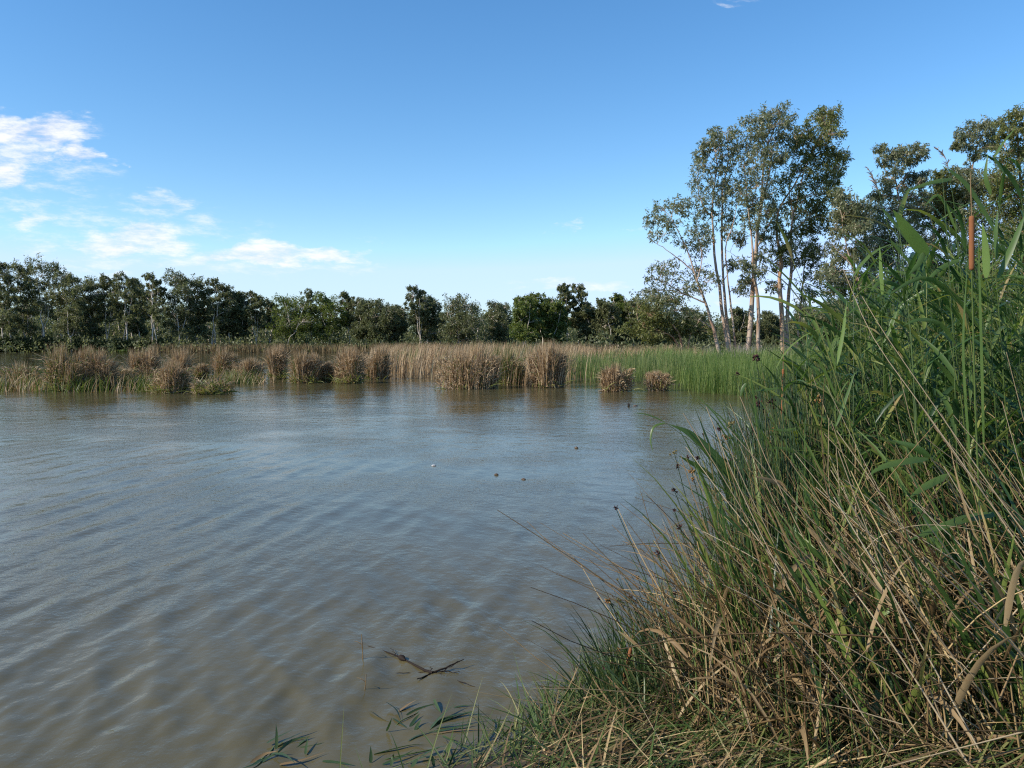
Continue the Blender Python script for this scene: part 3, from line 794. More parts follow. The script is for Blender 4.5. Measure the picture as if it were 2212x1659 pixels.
FG = 'gum trees along the far shore'
LINE = [
    # label, x, top, half width, distance, habit, leaf
    ('dark gum cut off by the picture edge above the far dark hedge', 8, 567, 30, 166, 'dense', 'far_leaf'),
    ('dark gum between the edge tree and the tall domed gum on the far shore', 54, 571, 28, 170, 'dense', 'far_leaf'),
    ('tallest gum of the far shore, wide domed crown on pale spreading limbs', 106, 562, 46, 168, 'airy', 'far_leaf'),
    ('dense dark gum on the low side of the tall domed gum', 152, 590, 32, 165, 'dense', 'far_leaf'),
    ('gum with a ragged crown just past the dense dark gum on the far shore', 198, 603, 30, 172, 'dense', 'far_leaf'),
    ('airy gum with a small flat top, next to the wide open crowned gum', 234, 598, 26, 170, 'airy', 'far_leaf'),
    ('wide open crowned gum with bare pale branches showing sky through it', 272, 594, 30, 167, 'airy', 'far_leaf'),
    ('drooping crowned gum standing close behind the open crowned gum', 298, 604, 24, 176, 'dense', 'far_leaf'),
    ('narrow gum above a trunk that forks low in a wide vee', 333, 594, 24, 165, 'airy', 'far_leaf'),
    ('broad gum with a rounded two step crown near the middle of the far shore trees', 390, 588, 36, 168, 'dense', 'far_leaf'),
    ('gum tucked against the low side of the two step crown', 430, 602, 28, 172, 'dense', 'far_leaf'),
    ('gum with a knobbly round top before the treetops fall away', 469, 606, 27, 170, 'airy', 'far_leaf'),
    ('lower gum where the far treetops begin to fall away', 496, 621, 24, 174, 'dense', 'far_leaf'),
    ('small gum on the falling side of the far treetops', 522, 631, 20, 176, 'dense', 'far_leaf'),
    ('wispy see-through gum at the gap in the far treetops', 554, 632, 20, 172, 'airy', 'far_leaf'),
    ('small gum just past the gap in the far treetops', 586, 650, 20, 180, 'airy', 'far_leaf'),
    ('wide dense green gum, first of the low middle trees', 634, 641, 42, 170, 'dense', 'far_leaf_green'),
    ('gum with a small peak poking above its dense neighbours', 672, 631, 18, 176, 'thin', 'far_leaf'),
    ('rounded dense gum after the small peaked gum', 708, 639, 36, 172, 'dense', 'far_leaf_green'),
    ('gum with a see-through topknot above the dense middle trees', 752, 634, 22, 174, 'airy', 'far_leaf'),
    ('dark gum under the see-through topknot of its neighbour', 786, 647, 26, 170, 'dense', 'far_leaf'),
    ('wide flat topped dark gum short of the tall lone peak', 826, 650, 34, 168, 'dense', 'far_leaf'),
    ('low dark gum at the foot of the tall lone peak', 858, 660, 22, 172, 'dense', 'far_leaf'),
    ('tall lone peaked gum over the middle of the tan reeds', 903, 620, 26, 166, 'airy', 'far_leaf'),
    ('dense shoulder gum beside the tall lone peak', 928, 640, 28, 170, 'dense', 'far_leaf'),
    ('big rounded dark gum standing clear behind the largest tan reed clump', 996, 642, 46, 162, 'dense', 'far_leaf'),
    ('smaller rounded dark gum next to the big rounded one', 1080, 653, 32, 168, 'dense', 'far_leaf'),
    ('bright green gum, lit side showing, behind the tan reeds', 1134, 642, 28, 130, 'dense', 'far_leaf_green'),
    ('green gum with a knobbly top beside the bright green one', 1166, 637, 28, 136, 'dense', 'far_leaf_green'),
    ('low gum in front of the two thin spires', 1200, 650, 26, 134, 'dense', 'far_leaf_green'),
    ('thin spire gum with a small round head', 1224, 618, 15, 140, 'thin', 'far_leaf'),
    ('wispiest thin gum, feathery tip leaning beside the round headed spire', 1252, 618, 14, 142, 'thin', 'far_leaf'),
    ('dark bushy gum low between the spires and the next knobbly gum', 1280, 664, 30, 140, 'dense', 'far_leaf'),
    ('knobbly gum before the twin knob gum near the leaning gum', 1314, 650, 26, 136, 'dense', 'far_leaf'),
    ('gum with a single raised knob near the low spreading tree', 1340, 638, 22, 140, 'dense', 'far_leaf_green'),
    ('gum crown touching the low spreading tree', 1372, 650, 28, 138, 'dense', 'far_leaf'),
    ('far gum seen through the leaves of the leaning gum', 1420, 660, 30, 142, 'dense', 'far_leaf'),
    ('far gum seen between the leaning gum and the twin trunks', 1500, 668, 34, 146, 'dense', 'far_leaf'),
    ('far rounded gum seen in the gap past the twin trunks', 1600, 668, 24, 150, 'dense', 'far_leaf'),
    ('far gum seen between the tallest gum and the rust brown trunk', 1665, 676, 26, 150, 'dense', 'far_leaf'),
    ('far gum seen low past the thin straight gum', 1745, 660, 34, 140, 'dense', 'far_leaf'),
    ('far gum seen low behind the crooked pale trunk', 1820, 655, 34, 140, 'dense', 'far_leaf'),
]
for a in LINE:
    far_tree(a[0], a[1], a[2], a[3], a[4], a[5], a[6], FG, base=743.0 if a[4] > 155 else 746.0)

# the wood behind reads as one dark mass of trunks and leaves
fo, ft = Geo(), Geo()
nb_ = 620
px_ = rng.uniform(-250, 2500, nb_)
dd_ = rng.uniform(182, 250, nb_)
prof = np.interp(px_, [-250, 0, 500, 560, 1000, 1500, 2500], [640, 646, 662, 680, 674, 686, 680])
cen, rr_ = [], []
for x, d, tpy in zip(px_, dd_, prof):
    foot = P(x, 743, d)
    foot[2] = 0.1
    top = P(x + rng.normal() * 12, tpy + rng.uniform(0, 30), d)
    limb(ft, [foot, (foot + top) / 2 + rng.normal(size=3) * 0.5, top], 0.24, 0.06, 6, 4)
    for j in range(10):
        f = rng.uniform(0.06, 1.0)
        cen.append(foot + (top - foot) * f + rng.normal(size=3) * np.array((2.2, 2.2, 0.6)))
        rr_.append(rng.uniform(1.2, 2.4))
leaf_cloud(fo, np.array(cen), np.array(rr_), 26, 0.5, 1.1, 0.42)
tag(fo.build('forest_leaves', M['far_leaf']), 'dark wood far behind the first row of gums', 'forest', kind='stuff')
tag(ft.build('forest_trunks', M['bark_far'], smooth=True), 'trunks of the dark wood far behind the first gums', 'forest', kind='stuff')
lo_c = np.array([P(x, 743, d) for x, d in zip(rng.uniform(-250, 2500, 1500), rng.uniform(184, 235, 1500))])
lo_c[:, 2] = rng.uniform(0.2, 7.5, 1500)
fo2 = Geo()
leaf_cloud(fo2, lo_c, rng.uniform(1.2, 2.2, 1500), 26, 0.5, 1.1, 0.42)
tag(fo2.build('forest_scrub', M['far_leaf']), 'dense scrub between the trunks of the far wood', 'forest', kind='stuff')
# undergrowth under the far gums
un = Geo()
nu = 900
ux = rng.uniform(-120, 2400, nu)
ud = rng.uniform(150, 186, nu)
ud = np.where(ux > 1150, rng.uniform(112, 150, nu), ud)
cen = np.array([P(x, 743, d) for x, d in zip(ux, ud)])
cen[:, 2] = rng.uniform(0.2, 2.6, nu)
leaf_cloud(un, cen, rng.uniform(0.7, 1.5, nu), 22, 0.4, 0.8, 0.4)
tag(un.build('undergrowth', M['far_leaf']), 'scrub under the gums of the far shore', 'undergrowth', kind='stuff')
# dark hedge of reeds on the far shore and the tan strip beside it
he = Geo()
nh = 2600
hx = rng.uniform(-120, 365, nh)
hd = rng.uniform(163.5, 170, nh)
cen = np.array([P(x, 743, d) for x, d in zip(hx, hd)])
cen[:, 2] = rng.uniform(0.1, 2.3, nh) * np.where(hx > 180, 0.9, 1.05)
leaf_cloud(he, cen, rng.uniform(0.4, 0.8, nh), 12, 0.4, 0.9, 0.3, droop=-0.6)
tag(he.build('reed_hedge', M['hedge']), 'low dark green hedge of reeds along the far shore', 'reeds', kind='stuff')


def blades(geo, xy, z, L, tilt, bend, hw, az=None, n=5, power=1.5, taper=0.25, twist=None):
    N = len(xy)
    base = np.column_stack([xy, np.full(N, z) if np.isscalar(z) else z])
    az = rng.uniform(0, 2 * math.pi, N) if az is None else az
    sp = spines(base, az, tilt, L, bend, n, power)
    s = np.linspace(0, 1, n)
    prof_ = np.interp(s, [0, 0.15, 0.6, 1.0], [0.7, 1.0, 0.85, taper * 0.3])
    sd = sides(sp, rng.uniform(0, math.pi, N) if twist is None else twist)
    geo.ribbon(sp, sd, hw[:, None] * prof_[None, :])


fs = Geo()
n = 5200
px_ = rng.uniform(330, 1110, n)
d_ = rng.uniform(150, 166, n)
pts = np.array([P(x, 743, d)[:2] for x, d in zip(px_, d_)])
blades(fs, pts, -0.1, rng.uniform(1.2, 2.1, n), rng.uniform(0, 0.2, n), rng.uniform(0, 0.5, n), rng.uniform(0.05, 0.09, n), n=3)
tag(fs.build('reed_strip', M['far_strip']), 'thin tan strip of reeds along the far shore', 'reeds', kind='stuff')

# ------------------------------------------------------------------ the clumps of dead cattails standing in the water
CG = 'clumps of cattail standing in the lake'


def cattail_clump(label, x, yb, yt, hwpx, green=0.15, n=1500, lean=0.0, ragged=0.3, trail=0):
    c = G(x, yb)
    d = c[1] + hwpx * c[1] / F * 0.8
    top = P(x, yt, d)[2]
    rx = hwpx * d / F * 0.84
    ry = rx * 0.8
    green *= 0.75
    root = thing('cattail_clump', label, 'cattail clump', (c[0], d, -0.25), CG)
    n = int(n * min(2.2, 0.5 + rx * 0.8))
    ntuft = max(3, int(3 + rx * 2.2))
    tuft = np.column_stack([rng.uniform(-0.78, 0.78, ntuft), rng.uniform(-0.75, 0.75, ntuft), rng.uniform(0.16, 0.30, ntuft), rng.uniform(0.68, 1.02, ntuft)])
    tuft[0, 3] = 1.06
    tuft[0, 0] *= 0.5
    for gname, mat, frac, hmul in (('dead_leaves', 'cattail_dead', 1 - green, 1.0), ('green_leaves', 'cattail_green', green, 0.92)):
        m = int(n * frac)
        if m < 10:
            continue
        g = Geo()
        tf = rng.integers(0, ntuft, m)
        ox = tuft[tf, 0] + rng.normal(size=m) * tuft[tf, 2]
        oy = tuft[tf, 1] + rng.normal(size=m) * tuft[tf, 2]
        q_ = np.hypot(ox, oy)
        over = np.maximum(1.0, q_ / 0.98)
        ox, oy = ox / over, oy / over
        rad2 = np.hypot(ox, oy)
        a = np.arctan2(oy, ox)
        xy_ = np.column_stack([c[0] + ox * rx * 0.95, d + oy * ry])
        az = np.where(rng.random(m) < 0.55, R(80) + rng.normal(size=m) * 0.7, np.arctan2(ox * rx, oy * ry) + rng.normal(size=m) * 0.9)
        loc = np.hypot(ox - tuft[tf, 0], oy - tuft[tf, 1]) / (2.2 * tuft[tf, 2])
        hgt_ = (top + 0.25) * hmul * tuft[tf, 3] * (1 - ragged * rng.random(m) ** 2) * (1 - 0.14 * np.minimum(loc, 1.2) ** 2)
        tilt = 0.01 + 0.05 * rad2 + rng.uniform(0, 0.09, m)
        bend = rng.uniform(0.0, 0.32, m) + np.where(rng.random(m) < 0.12, rng.uniform(0.6, 1.7, m), 0)
        blades(g, xy_, -0.3, hgt_ * 1.05, tilt, bend, rng.uniform(0.010, 0.018, m), az, n=5, power=2.2)
        # broken leaves hanging and lying round the foot
        k = int(m * 0.45)
        a = rng.uniform(0, 2 * math.pi, k)
        q = rng.uniform(0.75, 1.02, k)
        xy_ = np.column_stack([c[0] + np.cos(a) * rx * q, d + np.sin(a) * ry * q])
        blades(g, xy_, rng.uniform(-0.1, (top + 0.2) * 0.6, k), rng.uniform(0.16, 0.4, k), rng.uniform(0.1, 0.8, k), rng.uniform(1.2, 2.8, k), rng.uniform(0.010, 0.018, k), np.arctan2(np.cos(a), np.sin(a)) + rng.normal(size=k) * 0.7, n=4)
        g.build(gname, M[mat], root, kind='stuff')
    if trail:
        g = Geo()
        k = trail
        a = rng.uniform(-2.6, -0.5, k)
        xy_ = np.column_stack([c[0] + np.cos(a) * rx * rng.uniform(0.7, 1.35, k), d + np.sin(a) * ry * rng.uniform(0.8, 1.15, k)])
        blades(g, xy_, rng.uniform(-0.05, 0.1, k), rng.uniform(0.3, 0.9, k), rng.uniform(0.3, 1.3, k), rng.uniform(0.3, 1.3, k), rng.uniform(0.012, 0.022, k), n=5)
        g.build('trailing_leaves', M['cattail_trail'], root, kind='stuff')
    return root


CL = [
    ('low green and brown cattail clump cut off by the picture edge', 22, 838, 780, 46, 0.55, 0.5),
    ('wide tall mixed green and brown cattail clump near the picture edge', 122, 846, 744, 52, 0.45, 0.35),
    ('tall brown cattail clump touching the wide mixed clump', 195, 844, 754, 42, 0.12, 0.3),
    ('low greenish cattail clump between two taller brown ones', 252, 832, 790, 32, 0.5, 0.5),
    ('rust brown tall cattail clump in front of the far dark hedge', 305, 826, 748, 32, 0.15, 0.4),
    ('squat wide brown cattail clump nearest the water on its side', 358, 850, 778, 44, 0.15, 0.35),
    ('small tall brown tuft behind the squat wide clump', 381, 832, 752, 18, 0.1, 0.4),
    ('low fringe of green cattail leaves trailing from the squat clump', 446, 853, 824, 46, 0.6, 0.5),
    ('tiny brown cattail clump alone in the channel', 429, 818, 784, 15, 0.2, 0.3),
    ('brown cattail clump past the tiny one, green leaves at its foot', 477, 818, 750, 26, 0.2, 0.35),
    ('bushy brown cattail clump with dark hollow side', 528, 822, 772, 36, 0.12, 0.35),
    ('narrow tall dark cattail clump like a post', 597, 818, 744, 19, 0.08, 0.25),
    ('brown cattail clump with bright green leaf bent at its foot', 654, 828, 756, 40, 0.15, 0.3),
    ('small brown clump wedged between two larger ones', 708, 826, 780, 22, 0.1, 0.3),
    ('brown clump whose straight edge drops to open water', 750, 829, 748, 36, 0.12, 0.35),
    ('brown clump set back behind the straight edged one', 808, 820, 744, 34, 0.15, 0.35),
    ('largest tan cattail clump, long flat front standing in the lake', 1008, 842, 740, 78, 0.10, 0.35),
    ('dark green rush clump against the largest tan clump', 1104, 832, 752, 32, 0.85, 0.3),
    ('tall tan cattail clump with clear water on both sides', 1184, 838, 738, 42, 0.06, 0.3),
    ('separate shaggy brown clump in front of the dark green rushes', 1336, 847, 784, 37, 0.03, 0.3),
    ('smallest separate brown clump beside the large green rush bed', 1424, 845, 800, 22, 0.03, 0.3),
]
for a in CL:
    cattail_clump(a[0], a[1], a[2], a[3], a[4], a[5], ragged=a[6], trail=70 if a[1] < 780 else 18)


def bed(name, label, mat, poly, n, hlo, hhi, wlo, whi, bendhi=0.5, az=None, tilt=0.12, cat='reeds', z=-0.2, ns=4):
    g = Geo()
    k = max(8, n // 90)
    c_ = scatter(poly, k)
    ci = rng.integers(0, k, n)
    sz = rng.uniform(0.25, 0.8, k)
    p = np.where((rng.random(n) < 0.86)[:, None], c_[ci] + rng.normal(size=(n, 2)) * sz[ci][:, None], scatter(poly, n))
    azv = rng.uniform(0, 2 * math.pi, n) if az is None else az + rng.normal(size=n) * 0.7
    mod = rng.uniform(0.58, 1.1, k)[ci]
    blades(g, p, z, rng.uniform(hlo, hhi, n) * mod, rng.uniform(0, tilt, n), rng.uniform(0, bendhi, n), rng.uniform(wlo, whi, n), azv, n=ns, power=2.0)
    return tag(g.build(name, M[mat]), label, cat, kind='stuff')


def pxpoly(l):
    """list of (pixel x, distance) -> ground polygon"""
    return [((x - 1106) / F * d, d) for x, d in l]


EAST = R(75)
for nm, mt, n, hl, hh, lab in (('marsh_growth', 'cattail_green', 2400, 0.3, 0.85, 'ragged low green growth between the cattail clumps'), ('marsh_growth', 'cattail_dead', 1300, 0.3, 1.0, 'ragged low dead growth between the cattail clumps')):
    g = Geo()
    segs = [(-60, 95, 32.5, 35), (60, 260, 32, 35.5), (215, 330, 33, 38), (300, 410, 32, 35), (20, 200, 32, 36), (470, 560, 38, 42)]
    p, hs_ = [], []
    for i in range(46):
        sgm = segs[i % len(segs)]
        cx_, cd_ = rng.uniform(sgm[0], sgm[1]), rng.uniform(sgm[2], sgm[3])
        m = n // 46
        p.append(np.array(((cx_ - 1106) / F * cd_, cd_)) + rng.normal(size=(m, 2)) * rng.uniform(0.2, 0.75))
        hs_.append(np.full(m, rng.uniform(0.55, 1.15)))
    p, hs_ = np.concatenate(p), np.concatenate(hs_)
    m = len(p)
    blades(g, p, -0.25, (rng.uniform(hl, hh, m) * hs_ + 0.25), np.abs(rng.normal(size=m)) * 0.22, rng.uniform(0.0, 1.0, m), rng.uniform(0.010, 0.018, m), np.where(rng.random(m) < 0.5, EAST + rng.normal(size=m) * 0.6, rng.uniform(0, 6.28, m)), n=5)
    tag(g.build(nm, M[mt]), lab, 'reeds', kind='stuff')
bed('cattail_bed', 'broad tan bed of dead cattails behind the clumps', 'cattail_dead', pxpoly([(770, 46), (880, 44), (1100, 37), (1230, 38), (1240, 70), (1300, 100), (800, 100), (830, 60)]), 21000, 1.5, 2.25, 0.011, 0.02, 0.7, EAST)
bed('cattail_bed', 'green leaves mixed through the tan cattail bed', 'cattail_green', pxpoly([(790, 49), (880, 47), (1100, 39), (1230, 40), (1240, 70), (830, 62)]), 1500, 1.3, 2.3, 0.011, 0.02, 0.6, EAST)
bed('cattail_bed', 'tan cattail strip in front of the low spreading tree', 'cattail_dead', pxpoly([(1220, 55), (1400, 52), (1500, 60), (1500, 90), (1250, 90)]), 5200, 1.5, 2.05, 0.012, 0.022, 0.7, EAST)
bed('rush_bed', 'dark green rushes between the tan clumps', 'rush', pxpoly([(1225, 41), (1310, 39), (1390, 39), (1480, 38), (1500, 52), (1225, 52)]), 9000, 1.15, 1.75, 0.007, 0.012, 0.35)
bed('rush_bed', 'large green rush bed with a clean edge on the water', 'reed_far', pxpoly([(1484, 33), (1520, 30.2), (1620, 29.6), (1900, 29.8), (1900, 46), (1480, 46)]), 20000, 1.1, 1.7, 0.006, 0.011, 0.4, tilt=0.16)
bed('reed_bed', 'bright green reeds with feathery tops under the big gums', 'reed_far', pxpoly([(1300, 52), (1400, 46), (1480, 42), (1950, 42), (2300, 40), (2300, 66), (1300, 72)]), 16000, 1.5, 2.05, 0.012, 0.022, 0.7, EAST, tilt=0.15)
bed('reed_bed', 'pale seed plumes over the bright green reeds', 'plume', pxpoly([(1450, 60), (2300, 54), (2300, 70), (1450, 72)]), 2600, 1.9, 2.35, 0.008, 0.018, 0.6, EAST)
bed('rush_bed', 'dark green rushes beside the water behind the near sedges', 'rush', pxpoly([(1760, 30), (2400, 18), (2400, 30), (1900, 40)]), 9000, 1.1, 1.8, 0.007, 0.012, 0.4)
bed('grass', 'rough grass under the gums', 'reed_far', pxpoly([(-100, 168), (2600, 168), (2600, 75), (1300, 75), (1100, 100), (900, 150)]), 9000, 0.3, 0.9, 0.03, 0.08, 0.6, cat='grass', z=0.1, ns=3)

# ------------------------------------------------------------------ near reed bed on the bank
# sedge stems: thin, round, close together
se = Geo()
n = 2700
poly = [(1.22, 4.7), (1.5, 5.4), (1.86, 6.4), (2.45, 7.6), (3.2, 8.6), (4.2, 8.4), (3.4, 6.0), (2.0, 4.8), (1.2, 4.5)]
p = scatter(poly, n)
sdn = signed_dist(p, poly)
edge = np.clip(sdn / 0.35, 0, 1)
keep = rng.random(n) < 0.35 + 0.65 * edge
p, edge = p[keep], edge[keep]
n = len(p)
z = land_height(p)
L = rng.uniform(1.15, 1.85, n) * (0.8 + 0.2 * edge)
az = R(-75) + rng.normal(size=n) * 1.1
sp = spines(np.column_stack([p, np.minimum(z, 0.1) - 0.05]), az, np.abs(rng.normal(size=n)) * 0.07 + 0.04 * (1 - edge), L, rng.uniform(0, 0.25, n), 6)
se.tube(sp, rng.uniform(0.0045, 0.0078, n)[:, None] * np.linspace(1, 0.35, 6)[None], 3)
tag(se.build('sedge_bed', M['sedge'], smooth=True), 'thicket of thin dark green sedge stems at the reed edge', 'sedge', kind='stuff')

# tall reeds: canes and long leaves
NRE = 620
poly = [(1.85, 5.0), (2.25, 6.0), (3.0, 7.8), (4.4, 10.5), (7.5, 11), (5.5, 6.5), (3.2, 4.4), (2.2, 4.2)]
p = scatter(poly, NRE)
z = land_height(p)
bear = p[:, 0] / p[:, 1]                      # height grows away from the water's edge
wtop = np.interp(signed_dist(p, NEAR), [0, 0.4, 0.9, 1.8, 3.0], [1.45, 1.9, 2.3, 2.62, 2.85])
L = wtop * rng.uniform(0.72, 1.08, NRE)
az = R(-80) + rng.normal(size=NRE) * 1.0
sp = spines(np.column_stack([p, z - 0.05]), az, np.abs(rng.normal(size=NRE)) * 0.08, L, rng.uniform(0.0, 0.3, NRE), 8)
rs, rl = Geo(), Geo()
rs.tube(sp, rng.uniform(0.0035, 0.0055, NRE)[:, None] * np.linspace(1, 0.3, 8)[None], 4)


def cane_leaves(geo, sp, per, lo=0.30, L=(0.22, 0.46), hw=(0.009, 0.0175), fold=0.35):
    N, n, _ = sp.shape
    s = np.sort(lo + (0.99 - lo) * rng.random((N, per)), 1)
    f = s * (n - 1)
    i = np.minimum(f.astype(int), n - 2)
    tt = (f - i)[..., None]
    r = np.arange(N)[:, None]
    b = (sp[r, i] * (1 - tt) + sp[r, i + 1] * tt).reshape(-1, 3)
    m = len(b)
    az = rng.uniform(0, 2 * math.pi, m)
    az = np.where(rng.random(m) < 0.4, R(-70) + rng.normal(size=m) * 0.6, az)
    q = spines(b, az, rng.uniform(0.35, 1.0, m), rng.uniform(*L, m), rng.uniform(0.2, 1.3, m), 6, 1.3)
    prof_ = np.interp(np.linspace(0, 1, 6), [0, 0.12, 0.4, 0.75, 1], [0.4, 0.95, 1.0, 0.6, 0.03])
    geo.ribbon(q, sides(q, rng.normal(size=m) * 0.35), rng.uniform(*hw, m)[:, None] * prof_[None], fold)


cane_leaves(rl, sp, 8, L=(0.26, 0.54))
tag(rs.build('reed_canes', M['reed_stem'], smooth=True), 'yellow green canes of the tall near reed bed', 'reeds', kind='stuff')
tag(rl.build('reed_leaves', M['reed_leaf'], smooth=True), 'long green leaves of the tall near reed bed', 'reeds', kind='stuff')

# upright brown and green stems low in the bed, then the tangle of dead stalks
ds = Geo()
n = 2000
poly = [(0.75, 3.7), (1.25, 4.6), (1.65, 5.3), (2.2, 6.0), (3.2, 7.0), (4.8, 6.8), (3.4, 4.0), (2.6, 2.9), (1.3, 3.1)]
p = scatter(poly, n)
z = land_height(p)
L = rng.uniform(0.4, 1.0, n) * np.interp(p[:, 1], [3.0, 4.2, 5.5], [0.55, 0.8, 1.1])
az = np.where(rng.random(n) < 0.7, R(-75) + rng.normal(size=n) * 0.6, rng.uniform(0, 2 * math.pi, n))
L = L * 1.08
edge = np.interp(signed_dist(p, NEAR), [0.0, 1.0], [0.25, 1.0])
sp = spines(np.column_stack([p, z - 0.03]), az, np.abs(rng.normal(size=n)) * 0.36 * edge, L, rng.normal(size=n) * 0.18, 6)
ds.tube(sp, rng.uniform(0.003, 0.0066, n)[:, None] * np.linspace(1, 0.45, 6)[None], 3)
tag(ds.build('dead_stems', M['dead_stem'], smooth=True), 'brown dead stems standing close together under the reeds', 'dead reeds', kind='stuff')
gs = Geo()
n = 1000
p = scatter(poly, n)
z = land_height(p)
L = rng.uniform(0.5, 1.4, n) * np.interp(p[:, 1], [3.0, 4.2, 5.5], [0.6, 0.85, 1.2])
sp = spines(np.column_stack([p, z - 0.03]), R(-75) + rng.normal(size=n) * 0.9, np.abs(rng.normal(size=n)) * 0.35 * np.interp(signed_dist(p, NEAR), [0.0, 1.0], [0.2, 1.0]), L, rng.uniform(0, 0.3, n), 6)
gs.tube(sp, rng.uniform(0.0028, 0.0052, n)[:, None] * np.linspace(1, 0.4, 6)[None], 3)
tag(gs.build('green_stems', M['reed_stem'], smooth=True), 'green stems growing up through the dead ones', 'reeds', kind='stuff')
tg = Geo()
p = scatter(poly, 1900)
p = p[signed_dist(p, NEAR) > 0.55]
n = len(p)
z = land_height(p) + rng.random(n) ** 1.6 * 0.55
L = rng.uniform(0.35, 1.0, n)
sp = spines(np.column_stack([p, z]), np.where(rng.random(n) < 0.5, R(-70) + rng.normal(size=n) * 0.5, rng.uniform(0, 6.28, n)), rng.uniform(0.5, 1.6, n), L * 1.2, rng.normal(size=n) * 0.3, 6)
tg.tube(sp, rng.uniform(0.0024, 0.0055, n)[:, None] * np.linspace(1, 0.4, 6)[None], 3)
tag(tg.build('dead_tangle', M['dead_stem'], smooth=True), 'tangle of fallen dead stalks crossing each other under the reeds', 'dead reeds', kind='stuff')
dl = Geo()
p = scatter(poly, 1050)
p = p[signed_dist(p, NEAR) > 0.35]
n = len(p)
z = land_height(p) + rng.random(n) * 0.6
q = spines(np.column_stack([p, z]), rng.uniform(0, 6.28, n), rng.uniform(0.3, 1.6, n), rng.uniform(0.28, 0.8, n), rng.uniform(-0.3, 1.8, n), 7)
prof_ = np.interp(np.linspace(0, 1, 7), [0, 0.15, 0.5, 1], [0.5, 1.0, 0.8, 0.05])
dl.ribbon(q, sides(q, rng.normal(size=n) * 0.6), rng.uniform(0.006, 0.016, n)[:, None] * prof_[None], 0.4)
tag(dl.build('dead_leaves', M['dead_leaf'], smooth=True), 'withered brown reed leaves caught among the stalks', 'dead reeds', kind='stuff')

st = Geo()
n = 120
p = scatter([(1.45, 3.5), (1.95, 4.6), (2.6, 5.2), (3.6, 5.4), (3.2, 3.6), (2.4, 2.9), (1.5, 3.0)], n)
z = land_height(p)
sp = spines(np.column_stack([p, z + rng.random(n) * 0.15]), R(-78) + rng.normal(size=n) * 0.35, rng.uniform(0.35, 1.0, n), rng.uniform(0.6, 1.7, n), rng.normal(size=n) * 0.15, 6)
st.tube(sp, rng.uniform(0.0022, 0.0042, n)[:, None] * np.linspace(1, 0.5, 6)[None], 4)
tag(st.build('straw', M['dead_pale'], smooth=True), 'straight pale straws all leaning one way across the dead stalks', 'dead reeds', kind='stuff')
bb = Geo()
n = 1250
p = scatter([(1.05, 4.0), (1.5, 5.0), (2.1, 6.0), (3.2, 6.6), (4.6, 6.4), (3.2, 3.9), (2.4, 3.0), (1.4, 3.2)], n)
z = land_height(p)
L = rng.uniform(0.6, 1.5, n) * np.interp(p[:, 1], [3.0, 4.2, 5.5], [0.6, 0.85, 1.2])
q = spines(np.column_stack([p, z + rng.random(n) * 0.2]), R(-75) + rng.normal(size=n) * 0.9, rng.uniform(0.05, 0.6, n) * np.interp(signed_dist(p, NEAR), [0.0, 1.0], [0.3, 1.0]), L, rng.uniform(0.0, 0.9, n), 8)
prof_ = np.interp(np.linspace(0, 1, 8), [0, 0.15, 0.5, 0.8, 1], [0.55, 1.0, 0.9, 0.55, 0.03])
bb.ribbon(q, sides(q, rng.normal(size=n) * 0.8), rng.uniform(0.008, 0.017, n)[:, None] * prof_[None], 0.35)
tag(bb.build('reed_blades', M['reed_leaf'], smooth=True), 'long broad green blades slanting up out of the dead stalks', 'reeds', kind='stuff')

# trampled grass mat at the bottom of the picture, green and straw, lying flat
poly = [(0.0, 3.4), (0.12, 3.9), (0.5, 4.35), (0.9, 4.6), (1.7, 4.2), (2.5, 3.6), (2.6, 2.7), (0.0, 2.7), (-0.3, 3.2)]
for nm, mt, n, lab in (('flattened_grass', 'litter_green', 3600, 'trampled green grass lying flat on the bank'), ('flattened_straw', 'dead_stem', 2600, 'pale straw lying flat among the trampled grass')):
    g = Geo()
    p = scatter(poly, n)
    z = np.maximum(land_height(p), 0.0) + rng.random(n) * 0.12
    azv = np.where(rng.random(n) < 0.6, R(60) + rng.normal(size=n) * 0.6, rng.uniform(0, 6.28, n))
    q = spines(np.column_stack([p, z]), azv, rng.uniform(1.1, 1.75, n), rng.uniform(0.12, 0.5, n), rng.uniform(-0.4, 0.7, n), 5)
    prof_ = np.interp(np.linspace(0, 1, 5), [0, 0.2, 0.6, 1], [0.6, 1.0, 0.8, 0.05])
    g.ribbon(q, sides(q, rng.normal(size=n) * 0.5), rng.uniform(0.002, 0.0055, n)[:, None] * prof_[None], 0.3)
    tag(g.build(nm, M[mt], smooth=True), lab, 'grass', kind='stuff')
g = Geo()
n = 1300
e_ = np.array([(-1.0, 3.5), (-0.35, 3.75), (0.0, 3.95), (0.3, 4.2), (0.55, 4.5), (0.75, 4.75)])
u_ = rng.random(n) * (len(e_) - 1.001)
i_ = u_.astype(int)
p = e_[i_] + (e_[i_ + 1] - e_[i_]) * (u_ - i_)[:, None] + rng.normal(size=(n, 2)) * np.array((0.10, 0.10)) + np.array((0.08, -0.08))
keep = rng.random(n) < np.interp(p[:, 0], [-1.0, -0.1, 0.25], [0.03, 0.12, 1.0])
p = p[keep]
n = len(p)
q = spines(np.column_stack([p, np.maximum(land_height(p), 0.0) + 0.01]), R(10) + rng.normal(size=n) * 1.0, rng.uniform(0.5, 1.5, n), rng.uniform(0.12, 0.42, n), rng.uniform(-0.3, 0.8, n), 6)
prof_ = np.interp(np.linspace(0, 1, 6), [0, 0.2, 0.6, 1], [0.7, 1.0, 0.8, 0.03])
g.ribbon(q, sides(q, rng.normal(size=n) * 0.5), rng.uniform(0.002, 0.005, n)[:, None] * prof_[None], 0.3)
tag(g.build('shore_fringe', M['litter_green'], smooth=True), 'loose grass blades hanging over the edge of the water', 'grass', kind='stuff')
